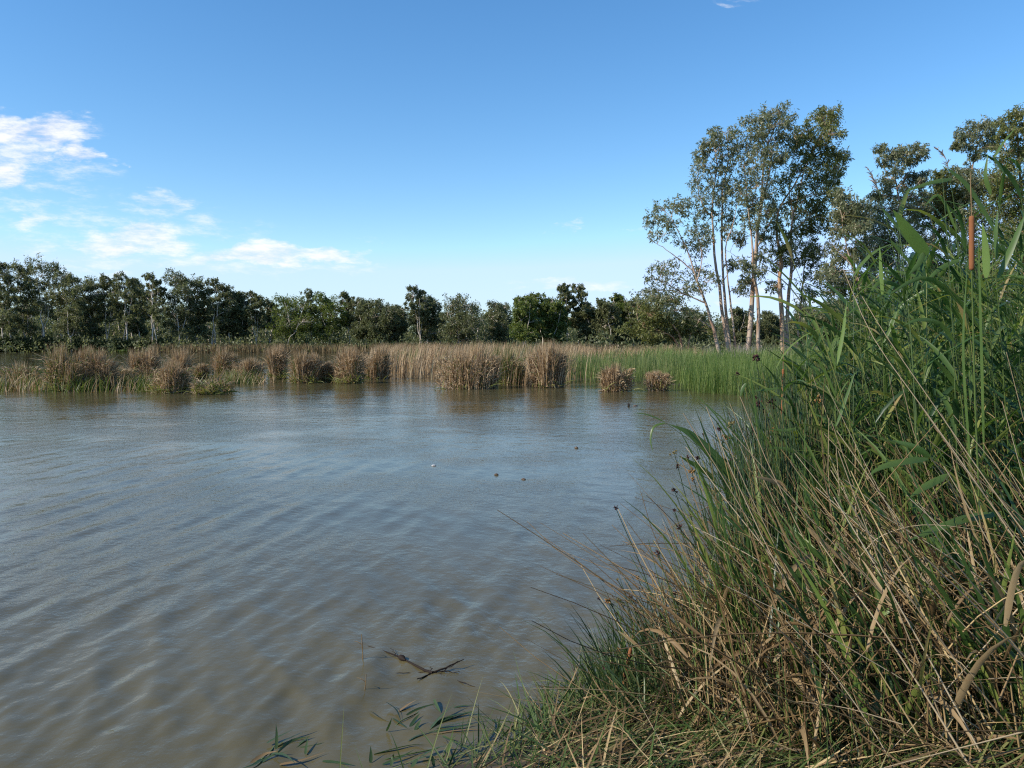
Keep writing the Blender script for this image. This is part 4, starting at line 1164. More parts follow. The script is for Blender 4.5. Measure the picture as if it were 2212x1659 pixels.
# short leafy green growth where the bank meets the water
g = Geo()
n = 620
poly = [(0.42, 4.15), (0.7, 4.6), (1.0, 5.0), (1.3, 5.2), (1.4, 4.5), (1.1, 3.9), (0.6, 3.8)]
p = scatter(poly, n)
z = land_height(p)
q = spines(np.column_stack([p, z - 0.02]), R(-60) + rng.normal(size=n) * 1.3, rng.uniform(0.05, 0.5, n), rng.uniform(0.25, 0.75, n), rng.uniform(0.1, 0.9, n), 6)
prof_ = np.interp(np.linspace(0, 1, 6), [0, 0.2, 0.6, 1], [0.7, 1.0, 0.8, 0.03])
g.ribbon(q, sides(q, rng.uniform(0, 3, n)), rng.uniform(0.003, 0.0065, n)[:, None] * prof_[None], 0.3)
tag(g.build('bank_grass', M['sedge_leaf'], smooth=True), 'short green blades where the bank meets the water', 'grass', kind='stuff')


# ------------------------------------------------------------------ single plants that can be told apart
def face_sides(sp, twist=0.0):
    """side vectors that turn a leaf's broad face mostly to the light and the lake"""
    t_ = nrm(np.gradient(sp, axis=0))
    v = nrm(nrm(sp - np.array((0, 0, CAM_H))) * 0.55 - np.array(sun_vec) * 0.75)
    s = nrm(np.cross(t_, v))
    u = np.cross(s, t_)
    return s * math.cos(twist) + u * math.sin(twist)


def one_leaf(parent, pts, hw, mat='reed_leaf', twist=0.0, fold=0.3, name='leaf'):
    g = Geo()
    sp = smooth_line(pts, 10)
    prof_ = np.interp(np.linspace(0, 1, 10), [0, 0.1, 0.35, 0.7, 1], [0.35, 0.85, 1.0, 0.7, 0.03])
    g.ribbon(sp[None], face_sides(sp, twist)[None], (hw * prof_)[None], fold)
    return g.build(name, M[mat], parent, smooth=True)


def pl(l, d0, d1):
    """pixel points -> world points, distance running from d0 to d1"""
    k = max(1, len(l) - 1)
    return [P(x, y, d0 + (d1 - d0) * i / k) for i, (x, y) in enumerate(l)]


def to_ground(pts):
    """carry a stem on from its last point down into the soil"""
    a, b = np.array(pts[-2]), np.array(pts[-1])
    d = nrm(b - a)
    d[2] = min(d[2], -0.35)
    d = nrm(d)
    q = b.copy()
    for _ in range(60):
        zz = zland(q[0], q[1])
        if q[2] <= zz - 0.03:
            break
        q = q + d * 0.08
    return list(pts) + [q]


RG = 'green reeds standing out of the near reed bed'


def reed(label, stem, d0, d1, leaves, r=0.0038, mat='reed_stem', leafmat='reed_leaf', group=RG, name='reed', cat='reed', ground=True):
    """stem: pixels from tip to foot; leaves: (pixels foot to tip, d, d, half width, twist)"""
    pts = pl(stem, d0, d1)
    r = r * (0.8 if mat == 'dead_pale' else 1.0)
    if ground:
        pts = to_ground(pts)
    root = thing(name, label, cat, pts[-1], group)
    g = Geo()
    sp = smooth_line(pts, 16)
    g.tube(sp[None], np.linspace(r * 0.35, r, 16)[None], 5)
    g.build('stalk', M[mat], root, smooth=True)
    for (lp, a, b_, hw, tw) in leaves:
        one_leaf(root, pl(lp, a, b_), hw, 'reed_leaf_sunlit' if tw == 0.1 else leafmat, tw)
    return root


reed('reed leaning out over the open water, two broad dark leaves and a drooping tip', [(1437, 913), (1523, 977), (1586, 1046), (1688, 1128), (1730, 1230)], 4.9, 5.0, [
    ([(1590, 1040), (1545, 985), (1490, 935), (1444, 916)], 4.9, 4.85, 0.031, -0.5), ([(1546, 1038), (1510, 1010), (1465, 984)], 4.95, 4.9, 0.018, 0.3),
    ([(1437, 913), (1412, 922), (1405, 950), (1411, 977)], 4.9, 4.85, 0.008, 0.2), ([(1435, 911), (1400, 896), (1366, 892)], 4.9, 4.9, 0.004, 0.3), ([(1610, 1070), (1575, 1000), (1540, 991)], 4.95, 4.95, 0.012, 0.5)])
reed('reed with the widest pale sunlit leaf pointing up at the gum crowns', [(2003, 551), (2045, 620), (2116, 711), (2184, 788), (2240, 860)], 4.0, 4.2, [
    ([(2003, 551), (1965, 505), (1929, 453)], 4.0, 3.95, 0.033, 0.1), ([(1996, 545), (1985, 570), (1962, 595)], 4.0, 4.0, 0.015, 0.8), ([(2116, 711), (2060, 640), (1990, 600), (1900, 650)], 4.1, 4.0, 0.016, 0.7)])
reed('reed slanting across the bed, bright leaf near its tip and dark leaf below', [(1884, 938), (1950, 962), (2022, 994), (2100, 1040), (2168, 1099), (2240, 1160)], 3.9, 3.9, [
    ([(2010, 988), (1975, 965), (1925, 950)], 3.9, 3.85, 0.016, 0.1), ([(2005, 990), (1960, 995), (1905, 1008), (1876, 1028)], 3.9, 3.8, 0.018, 0.2), ([(2052, 1024), (2000, 1050), (1964, 1075)], 3.9, 3.8, 0.018, 0.4)])
reed('reed low in the bed with two short broad leaves over the dead tangle', [(1683, 1161), (1760, 1235), (1842, 1311), (1888, 1366), (1988, 1473), (2060, 1560)], 3.7, 3.6, [
    ([(1842, 1311), (1800, 1268), (1748, 1242)], 3.7, 3.65, 0.020, 0.0), ([(1886, 1368), (1905, 1330), (1942, 1301)], 3.65, 3.6, 0.017, 0.1), ([(1786, 1212), (1750, 1185), (1718, 1150)], 3.7, 3.7, 0.015, 0.2)])
reed('reed bearing a long dark leaf that lies level across the tangle', [(1960, 900), (2040, 990), (2120, 1090), (2200, 1200)], 3.9, 3.8, [([(2160, 1108), (2090, 1118), (2020, 1142), (1955, 1172)], 3.85, 3.6, 0.021, 0.2)])
reed('tall reed with a curling feathery plume against the sky', [(2049, 363), (2062, 450), (2067, 519), (2082, 640), (2100, 800), (2110, 950)], 4.4, 4.6, [
    ([(2056, 386), (2010, 394), (1950, 416)], 4.4, 4.3, 0.014, 0.3), ([(2050, 366), (2090, 400), (2140, 480), (2165, 540)], 4.4, 4.4, 0.013, 0.5), ([(2066, 500), (2030, 424), (1995, 446)], 4.4, 4.4, 0.010, 0.5),
    ([(2075, 560), (2030, 580), (1990, 620)], 4.45, 4.4, 0.013, 0.4)])
plu = bpy.data.objects[[o.name for o in bpy.data.objects if o.name.startswith('reed') and o.get('label', '').startswith('tall reed with a curling')][0]]


def plume(parent, pts, d, spread, n=46):
    g = Geo()
    ax = smooth_line(pl(pts, d, d), 10)
    i = rng.integers(0, 9, n)
    b = ax[i] + (ax[i + 1] - ax[i]) * rng.random((n, 1))
    f = np.clip(np.linalg.norm(b - ax[0], axis=1) / np.linalg.norm(ax[-1] - ax[0]), 0, 1)
    q = spines(b, R(-80) + rng.normal(size=n) * 0.8, rng.uniform(0.4, 1.0, n), spread * (0.4 + 0.6 * (1 - f)) * rng.uniform(0.6, 1.2, n), rng.uniform(0.2, 1.0, n), 4)
    g.ribbon(q, sides(q, rng.uniform(0, 3, n)), np.full((n, 1), 0.0018) * np.array((1, 1.4, 1.2, 0.2))[None])
    g.tube(ax[None], np.linspace(0.0016, 0.0005, 10)[None], 3)
    g.build('plume', M['plume'], parent)


plume(plu, [(2049, 363), (2042, 340), (2034, 329), (2021, 322)], 4.4, 0.05)
r2_ = reed('tall reed with a thin upright plume in front of the flat topped gum', [(1897, 410), (1915, 475), (1925, 520), (1946, 608), (1965, 700), (1985, 820), (2000, 950)], 4.6, 4.8, [
    ([(1906, 450), (1940, 490), (1985, 550), (2010, 590)], 4.6, 4.6, 0.011, 0.6), ([(1925, 520), (1960, 560), (2000, 600)], 4.6, 4.6, 0.010, 0.3), ([(1950, 620), (1900, 610), (1872, 650)], 4.65, 4.6, 0.012, 0.5)], r=0.004)
plume(r2_, [(1897, 410), (1888, 388), (1880, 372), (1874, 363)], 4.6, 0.055)
reed('reed topping the bed, one leaf spearing up against the sky and one bent down', [(2148, 340), (2160, 450), (2150, 560), (2160, 700), (2170, 850)], 4.2, 4.4, [
    ([(2147, 340), (2165, 310), (2197, 272)], 4.2, 4.2, 0.010, 0.3), ([(2147, 338), (2160, 358), (2172, 378)], 4.2, 4.2, 0.009, 0.8), ([(2140, 420), (2128, 380), (2134, 330)], 4.2, 4.2, 0.012, 0.2), ([(2152, 560), (2150, 500), (2156, 450)], 4.25, 4.25, 0.012, 0.3),
    ([(2155, 600), (2190, 520), (2215, 460)], 4.25, 4.2, 0.020, 0.2)])
reed('upright reed with bright leaf standing in front of the crooked pale trunk', [(1902, 540), (1903, 600), (1905, 700), (1910, 850), (1916, 1000)], 4.6, 4.8, [
    ([(1906, 640), (1902, 580), (1900, 530)], 4.6, 4.6, 0.012, 0.1), ([(1907, 680), (1880, 660), (1850, 665), (1820, 690)], 4.65, 4.6, 0.010, 0.5), ([(1908, 740), (1930, 690), (1942, 640)], 4.65, 4.65, 0.012, 0.3)])
reed('reed with twin upright leaves over the green rush bed', [(1812, 690), (1806, 760), (1805, 900), (1810, 1040)], 4.7, 4.8, [
    ([(1806, 790), (1820, 720), (1829, 650)], 4.7, 4.7, 0.013, 0.1), ([(1805, 800), (1790, 740), (1775, 690)], 4.7, 4.7, 0.009, 0.3), ([(1806, 860), (1780, 800), (1750, 750)], 4.7, 4.7, 0.010, 0.4), ([(1806, 920), (1830, 850), (1848, 800)], 4.7, 4.7, 0.012, 0.3)])
reed('reed with a wide upright leaf rising beside the upper bulrush', [(2050, 640), (2060, 720), (2075, 850), (2090, 980)], 4.3, 4.4, [
    ([(2130, 600), (2128, 540), (2122, 480)], 4.2, 4.2, 0.020, 0.1), ([(2062, 740), (2030, 700), (1985, 690), (1948, 705)], 4.3, 4.25, 0.013, 0.3), ([(2075, 850), (2040, 800), (2010, 770)], 4.35, 4.3, 0.014, 0.3)])
reed('short reed bent over among the sedge heads with level dark leaves', [(1665, 900), (1670, 960), (1680, 1050), (1690, 1150)], 5.0, 5.1, [
    ([(1720, 925), (1690, 930), (1655, 926)], 5.0, 5.0, 0.009, 0.4), ([(1742, 990), (1700, 970), (1655, 968)], 5.0, 5.0, 0.012, 0.3), ([(1672, 980), (1650, 940), (1622, 906)], 5.0, 5.0, 0.009, 0.5)])
reed('slim bright reed bent at its top between two sedges in front of the rush bed', [(1609, 824), (1622, 860), (1638, 910), (1655, 1000), (1670, 1100)], 5.2, 5.3, [
    ([(1612, 828), (1604, 840), (1598, 862)], 5.2, 5.2, 0.010, 0.4), ([(1684, 838), (1650, 842), (1620, 846)], 5.2, 5.2, 0.008, 0.3), ([(1640, 912), (1655, 970), (1662, 1010)], 5.2, 5.2, 0.009, 0.6)])
# more reeds like these, copied from two patterns
patterns = []
for k in range(3):
    root = thing('reed', 'x', 'reed', (0, 0, 0), RG)
    sp = spines(np.zeros((1, 3)), np.array([R(-80)]), np.array([0.05 + 0.05 * k]), np.array([2.6]), np.array([0.25 + 0.12 * k]), 9)
    g = Geo()
    g.tube(sp, np.linspace(0.005, 0.0018, 9)[None], 5)
    g.build('stalk', M['reed_stem'], root, smooth=True)
    for j in range(7):
        s_ = 3.4 + j * 0.72
        i = min(int(s_), 7)
        b0 = sp[0, i] + (sp[0, i + 1] - sp[0, i]) * (s_ - i)
        q = spines(b0[None], np.array([R(-80 if j % 2 else 100) + rng.normal() * 0.5]), np.array([rng.uniform(0.3, 0.8)]), np.array([rng.uniform(0.3, 0.48)]), np.array([rng.uniform(0.3, 1.2)]), 8, 1.3)
        prof_ = np.interp(np.linspace(0, 1, 8), [0, 0.12, 0.4, 0.75, 1], [0.4, 0.95, 1.0, 0.6, 0.03])
        gg = Geo()
        gg.ribbon(q, sides(q, np.array([rng.normal() * 0.3])), np.array([rng.uniform(0.011, 0.016)])[:, None] * prof_[None], 0.35)
        gg.build('leaf', M['reed_leaf'], root, smooth=True)
    patterns.append(root)
spots = [(2.1, 5.3, 'leafy reed nearest the lake, at the low end of the tall reed bed'), (2.35, 5.0, 'leafy reed arching in front of the bush under the flat topped gum'),
         (2.75, 5.1, 'leafy reed just before the tall bulrush, bent over at its tip'), (3.05, 5.2, 'leafy reed standing directly beside the tall bulrush stalk'),
         (3.5, 5.7, 'tallest leafy reed, towards the picture edge'), (2.95, 5.9, 'leafy reed set back in the bed behind the widest pale leaf')]
for i, (x, y, lab) in enumerate(spots):
    src = patterns[i % 3]
    if i < 3:
        o = src
    else:
        o = src.copy()
        COL.objects.link(o)
        for ch in list(src.children):
            c_ = ch.copy()
            COL.objects.link(c_)
            c_.parent = o
    o['label'] = lab
    o['group'] = 'leafy reeds of the tall reed bed'
    s_ = float(np.interp(signed_dist(np.array([[x, y]]), NEAR)[0], [0.3, 1.0, 2.0, 3.0], [0.58, 0.74, 0.90, 0.98])) * rng.uniform(0.92, 1.05)
    o.location = (x, y, zland(x, y) - 0.04)
    o.scale = (s_, s_, s_)
    o.rotation_euler = (0, 0, rng.normal() * 0.5)

# dead pale reeds leaning across the bed
DG = 'dead pale stalks leaning over the reed bed'


def dead(label, stem, d0, d1, r=0.004, mat='dead_pale', leaves=(), ground=False):
    return reed(label, stem, d0, d1, leaves, r, mat, 'dead_leaf', DG, 'dead_reed', 'dead reed', ground)


dead('upper of two long parallel pale stalks slanting down to the picture edge', [(1862, 640), (1916, 728), (2050, 922), (2168, 1090), (2260, 1210)], 3.8, 3.5, 0.0046, ground=True)
dead('lower of two long parallel pale stalks slanting down to the picture edge', [(1822, 583), (1887, 730), (2000, 890), (2121, 1061), (2240, 1235)], 3.8, 3.4, 0.0046, ground=True)
dead('thick pale grey stalk running from the middle of the tangle to the bottom edge', [(1771, 1170), (1840, 1270), (1906, 1360), (2010, 1519), (2110, 1680)], 3.3, 2.9, 0.0062)
dead('tan stalk with papery leaf bases crossing the tangle below the thick grey stalk', [(1637, 1241), (1775, 1381), (1869, 1482), (1960, 1590)], 3.4, 3.1, 0.0045, 'dead_leaf', [([(1775, 1381), (1800, 1410), (1832, 1440)], 3.35, 3.3, 0.012, 0.2)])
dead('pinkish stalk lying nearly level along the bottom edge', [(1880, 1666), (2050, 1622), (2230, 1576)], 2.9, 2.9, 0.0045)
dead('long straight stalk crossing the others from the bottom up to the picture edge', [(1925, 1620), (2060, 1472), (2230, 1280)], 3.1, 3.2, 0.005)
dead('short pale stalk slanting between the tangle and the flattened grass', [(1725, 1515), (1830, 1530), (1950, 1565)], 3.1, 3.0, 0.003)
dead('thin stalk parallel to the shoreline sedges, broken top', [(1429, 1393), (1500, 1488), (1580, 1600)], 3.9, 3.6, 0.003)
dead('straight pale straw standing up from the flattened grass', [(1377, 1510), (1420, 1590), (1462, 1670)], 3.5, 3.3, 0.0032)
dead('long yellowish reed running from the shore sedges down to the bottom edge', [(1335, 1363), (1430, 1445), (1534, 1534), (1640, 1660)], 3.9, 3.3, 0.0042, 'reed_stem', [([(1400, 1420), (1365, 1385), (1335, 1362)], 3.8, 3.85, 0.009, 0.3)])
dead('thin whitish stalk slanting in front of the sedge stems', [(1430, 1120), (1500, 1310), (1570, 1560), (1600, 1660)], 3.9, 3.4, 0.0028)
dead('papery dead reed with two curled tan leaves at its bent top', [(1688, 1046), (1715, 1079), (1770, 1177), (1830, 1300), (1900, 1420)], 3.9, 3.6, 0.0042, 'dead_leaf',
     [([(1690, 1050), (1660, 1036), (1627, 1029)], 3.9, 3.85, 0.010, 0.2), ([(1700, 1062), (1685, 1042), (1660, 1034)], 3.9, 3.9, 0.008, 0.2), ([(1745, 1140), (1775, 1170), (1830, 1215), (1870, 1240)], 3.8, 3.75, 0.012, 0.3)], ground=True)
dead('pale stalk arching out of the tangle with its end hanging', [(2190, 1165), (2080, 1140), (1980, 1135), (1900, 1160), (1860, 1200)], 3.5, 3.7, 0.003)
dead('fine pale straw slanting over the deep shade near the picture edge', [(1980, 1080), (2040, 1160), (2140, 1290), (2230, 1400)], 3.4, 3.1, 0.0028)
dead('pale grass stem rising alone from the sedges by the water', [(1592, 1010), (1600, 1100), (1612, 1250), (1625, 1400)], 4.6, 4.7, 0.0022)
dead('broken stalk jutting level out of the reed bed at the picture edge', [(2135, 1466), (2180, 1464), (2240, 1462)], 3.1, 3.1, 0.0045)
dead('first of the pale straws lying level on the trampled grass', [(1152, 1601), (1230, 1610), (1305, 1618)], 3.95, 3.8, 0.0035)
dead('lower bright straw lying beside the level straw on the trampled grass', [(1115, 1590), (1200, 1622), (1300, 1632), (1360, 1634)], 3.95, 3.75, 0.004)
dead('yellow green stem arching over the trampled grass at the bottom edge', [(1050, 1662), (1130, 1640), (1230, 1630), (1330, 1650)], 3.75, 3.6, 0.0035, 'reed_stem')
dead('bowed brown stem making a hoop over the shore sedges', [(1355, 1262), (1420, 1165), (1500, 1110), (1580, 1075), (1640, 1070)], 4.7, 4.9, 0.003, 'dead_stem')
dead('orange brown broken reed stub rising among the shore leaves', [(1451, 1220), (1440, 1290), (1424, 1370), (1395, 1450)], 4.5, 4.4, 0.0058, 'dead_leaf')
dead('leaning tan flat leaf crossing behind the orange brown stub', [(1422, 1265), (1412, 1330), (1385, 1430), (1365, 1500)], 4.35, 4.3, 0.006, 'dead_leaf')
dead('thin straw poking up from the waterline beside the trampled grass', [(1257, 1395), (1242, 1450), (1228, 1530)], 4.3, 4.25, 0.002)
dead('tan straw slanting from the water onto the trampled grass', [(1312, 1408), (1240, 1470), (1160, 1540), (1110, 1585)], 4.4, 4.1, 0.003, 'dead_stem')

# bulrushes with velvety brown spikes
BUG = 'bulrushes with brown spikes'


def bulrush(label, spike, d, r, stem, d1, leaves, tipx):
    pts = pl(stem, d, d1)
    pts = to_ground(pts)
    root = thing('bulrush', label, 'bulrush', pts[-1], BUG)
    g = Geo()
    sp = smooth_line(pts, 16)
    g.tube(sp[None], np.linspace(0.004, 0.006, 16)[None], 6)
    g.build('stalk', M['reed_stem'], root, smooth=True)
    g = Geo()
    a, b_ = P(*spike[0], d), P(*spike[1], d)
    q = a + (b_ - a) * np.linspace(0, 1, 14)[:, None]
    pr = r * np.array([0.15, 0.75, 0.95, 1, 1, 1.02, 1, 1, 1.01, 1, 1, 0.97, 0.8, 0.2])
    pos = np.array([0, 0.006, 0.025, 0.08, 0.16, 0.27, 0.38, 0.5, 0.62, 0.74, 0.86, 0.955, 0.99, 1.0])
    q = a + (b_ - a) * pos[:, None]
    g.tube(q[None], pr[None], 14)
    g.build('spike', M['spike'], root, smooth=True)
    g = Geo()
    tp_ = P(*tipx, d)
    q = tp_ + (a - tp_) * np.linspace(0, 1, 6)[:, None]
    g.tube(q[None], np.array([0.0008, 0.0022, 0.0028, 0.003, 0.0026, 0.002])[None], 6)
    g.build('spike_tip', M['dead_leaf'], root, smooth=True)
    for (lp, a_, b2_, hw, tw) in leaves:
        one_leaf(root, pl(lp, a_, b2_), hw, 'reed_leaf', tw)
    return root


bulrush('tall bulrush with a long thick brown spike against the gum crowns', [(2099, 466), (2099, 584)], 3.9, 0.0125, [(2099, 584), (2102, 700), (2106, 850), (2112, 1000)], 4.0,
        [([(2125, 980), (2118, 700), (2112, 480)], 4.05, 4.0, 0.008, 0.2), ([(2095, 1000), (2080, 760), (2090, 560)], 4.05, 4.0, 0.008, 0.3)], (2096, 372))
bulrush('bulrush with a slim brown spike standing before the green rush bed', [(1692, 797), (1690, 896)], 5.7, 0.0098, [(1690, 896), (1688, 990), (1682, 1100), (1676, 1230)], 5.7,
        [([(1720, 1150), (1700, 950), (1676, 760)], 5.75, 5.7, 0.010, 0.2), ([(1740, 1150), (1745, 950), (1752, 780)], 5.75, 5.7, 0.010, 0.3)], (1693, 720))
bulrush('bulrush leaning at the waterline, its dark red spike near the trampled grass', [(1363, 1400), (1336, 1524)], 4.25, 0.0105, [(1336, 1524), (1330, 1545), (1322, 1580)], 4.25,
        [([(1330, 1570), (1362, 1440), (1372, 1330)], 4.3, 4.3, 0.010, 0.2), ([(1340, 1570), (1350, 1420), (1330, 1290)], 4.3, 4.3, 0.009, 0.4)], (1370, 1340))

# sedges with clustered seed heads
SG = 'sedges with clustered seed heads along the reed edge'


def head_mesh(seed, nsp, mat):
    r_ = np.random.default_rng(seed)
    g = Geo()
    d = nrm(r_.normal(size=(nsp, 3)) + np.array((0, 0, 0.25)))
    c_ = d * r_.uniform(0.25, 0.75, (nsp, 1))
    q = c_[:, None, :] + d[:, None, :] * (np.array((-0.32, -0.2, 0.05, 0.25, 0.36)))[None, :, None]
    g.tube(q, np.array((0.02, 0.15, 0.19, 0.11, 0.01))[None].repeat(nsp, 0), 5)
    o = g.build('seed_head', M[mat], None, smooth=True)
    me = o.data
    bpy.data.objects.remove(o)
    return me


HEADS = {('dark', k): head_mesh(20 + k, 15, 'seed_dark') for k in range(3)}
HEADS.update({('orange', k): head_mesh(40 + k, 17, 'seed_orange') for k in range(2)})
HEADS.update({('olive', k): head_mesh(60 + k, 13, 'seed_olive') for k in range(2)})


def sedge(label, x, y, rpx, colour, d, foot, bow=0.15, extra=()):
    tip = P(x, y, d)
    fx, fy = foot
    z0 = min(zland(fx, fy), 0.0) - 0.08
    ft_ = np.array((fx, fy, z0))
    root = thing('sedge', label, 'sedge', ft_, SG)
    mid = (tip + ft_) / 2 + np.array((0.10, 0, 0.05)) * np.linalg.norm(tip - ft_) * bow * 3
    g = Geo()
    sp = smooth_line([ft_, mid, tip], 14)
    g.tube(sp[None], np.linspace(0.0045, 0.0022, 14)[None], 5)
    g.build('stem', M['sedge'], root, smooth=True)
    k = rng.integers(0, 3 if colour == 'dark' else 2)
    for i, (dx, dy, rr2) in enumerate([(0, 0, rpx)] + list(extra)):
        h = bpy.data.objects.new('seed_head', HEADS[(colour, int(k))])
        COL.objects.link(h)
        h.parent = root
        q = P(x + dx, y + dy, d)
        h.location = tuple(q - ft_)
        s_ = rr2 * d / F
        h.scale = (s_, s_, s_)
        h.rotation_euler = (rng.normal() * 0.4, rng.normal() * 0.4, rng.uniform(0, 6.28))
        if i:
            gg = Geo()
            gg.tube(smooth_line([sp[-2], (sp[-2] + q) / 2 + np.array((0, 0, 0.004)), q], 4)[None], np.full((1, 4), 0.0009), 3)
            gg.build('stalklet', M['sedge'], root, smooth=True)
    if rpx >= 6:
        for j in range(2):
            a_ = rng.uniform(0, 6.28)
            q = spines(sp[-2][None], np.array([a_]), np.array([0.5]), np.array([rng.uniform(0.05, 0.12)]), np.array([0.9]), 6)
            gg = Geo()
            gg.ribbon(q, sides(q, np.array([0.2])), np.array([[0.8, 1, 0.9, 0.7, 0.4, 0.05]]) * 0.0022, 0.2)
            gg.build('bract', M['sedge'], root, smooth=True)
    return root


SED = [
    ('sedge whose large dark head stands highest, over the green rush bed', 1633, 773, 11, 'dark', 5.6, (2.0, 6.2), ()),
    ('sedge with a dark head just lower than the highest one, at the rush bed edge', 1593, 809, 7, 'dark', 5.7, (1.85, 6.2), ()),
    ('sedge with a ragged dark head beside a dry straw coloured one', 1555, 927, 8, 'dark', 5.5, (1.65, 5.9), ((-4, -12, 4),)),
    ('sedge with thin bare spike and tiny head among taller stems', 1519, 938, 4, 'dark', 5.5, (1.55, 5.8), ()),
    ('sedge with a rusty orange head below the straw coloured head', 1570, 946, 9, 'orange', 5.4, (1.7, 5.8), ((-8, -5, 5),)),
    ('sedge with a loose straw coloured head seen against the water', 1578, 917, 9, 'olive', 5.5, (1.75, 5.9), ((7, -4, 5),)),
    ('sedge with two dark heads one above the other near the slim bulrush', 1625, 926, 8, 'dark', 5.5, (1.85, 5.9), ((5, 12, 6),)),
    ('sedge with a reddish head close by the slim bulrush stalk', 1668, 928, 7, 'orange', 5.5, (1.95, 5.9), ()),
    ('sedge with a brown head under the reddish head by the slim bulrush', 1664, 960, 8, 'dark', 5.4, (1.95, 5.8), ()),
    ('sedge with a brown head past the slim bulrush, low among dark leaves', 1737, 958, 7, 'dark', 5.4, (2.1, 5.8), ()),
    ('sedge with the heaviest dark cluster hanging below the top dark heads', 1640, 872, 12, 'dark', 5.6, (1.9, 6.1), ((10, 16, 8), (-7, -14, 6))),
    ('sedge with a dark drooping cluster next to the heaviest one', 1667, 868, 10, 'dark', 5.6, (1.98, 6.1), ((2, 12, 7),)),
    ('sedge with a neat round dark head beside the slim bulrush spike', 1715, 875, 8, 'dark', 5.6, (2.1, 6.1), ()),
    ('sedge with a small leaning dark head at the height of the level reed leaf', 1629, 983, 6, 'dark', 5.4, (1.8, 5.8), ()),
    ('sedge with a dark head tucked behind the bent reed', 1586, 983, 7, 'dark', 5.4, (1.7, 5.8), ((-6, 10, 5),)),
    ('sedge with a fluffy orange head under the pale broad reed leaf', 1494, 1018, 9, 'orange', 5.1, (1.4, 5.4), ((2, 17, 6),)),
    ('sedge whose small dark head hangs at the tip of the drooping group', 1464, 1007, 6, 'dark', 5.1, (1.3, 5.4), ()),
    ('sedge with a dry head of several small knobs leaning over the water', 1457, 979, 6, 'olive', 5.1, (1.28, 5.4), ((-9, 4, 4), (4, -4, 4))),
    ('sedge with a small dark head under the broad dark reed leaf', 1486, 987, 6, 'dark', 5.2, (1.4, 5.5), ()),
    ('sedge with a dark head pressed against the lower reed leaf', 1507, 990, 7, 'dark', 5.2, (1.45, 5.5), ()),
    ('sedge with dark starry head on a tan stem over open water', 1456, 1058, 7, 'dark', 5.0, (1.35, 5.2), ((6, 5, 4),)),
    ('sedge with a small dark head halfway down the open water group', 1456, 1102, 6, 'dark', 5.0, (1.3, 5.2), ()),
    ('sedge with a dark head below the hoop of the bowed stem', 1468, 1138, 8, 'dark', 4.9, (1.25, 5.1), ()),
    ('sedge leaning farthest out over the lake with one small dark head', 1330, 1097, 7, 'dark', 4.7, (0.95, 4.9), ()),
    ('sedge with a dark fuzzy head in front of the orange brown stub', 1421, 1194, 9, 'dark', 4.6, (1.05, 4.8), ()),
    ('sedge with an orange head half hidden in the reeds past the slim bulrush', 1767, 862, 11, 'orange', 5.6, (2.2, 6.2), ((-12, 8, 7),)),
    ('sedge with a bright orange round head low over the brown water', 1314, 1299, 10, 'orange', 4.5, (0.85, 4.75), ()),
    ('sedge with a spreading olive head beside the bright orange one', 1338, 1299, 9, 'olive', 4.5, (0.88, 4.75), ((9, 6, 6),)),
    ('sedge with a dark head just behind the olive and orange pair', 1363, 1290, 7, 'dark', 4.55, (0.92, 4.8), ()),
    ('sedge with a plum dark round head between two tan stubs', 1458, 1282, 8, 'dark', 4.5, (1.05, 4.7), ()),
    ('sedge with the lowest dark bushy head, close to the leaning bulrush', 1305, 1442, 9, 'dark', 4.2, (0.72, 4.4), ((17, -10, 5),)),
    ('sedge with an orange tuft above the lowest dark bushy head', 1335, 1406, 8, 'orange', 4.3, (0.76, 4.45), ()),
    ('sedge with a tiny dark head just left of the orange head over the water', 1293, 1293, 4, 'dark', 4.5, (0.84, 4.75), ()),
    ('sedge with a small loose head on a curved stem above the olive head', 1334, 1253, 5, 'olive', 4.6, (0.9, 4.85), ()),
    ('sedge with a small loose head next to the one on the curved stem', 1377, 1247, 6, 'orange', 4.6, (0.95, 4.85), ()),
]
for (lab, x, y, r_, colr, d, foot, ex) in SED:
    sedge(lab, x, y, r_, colr, d, foot, extra=ex)

# ------------------------------------------------------------------ things in the water
def cf(l):
    return [(363.8 + x * 0.37, 1303.8 + y * 0.37) for x, y in l]


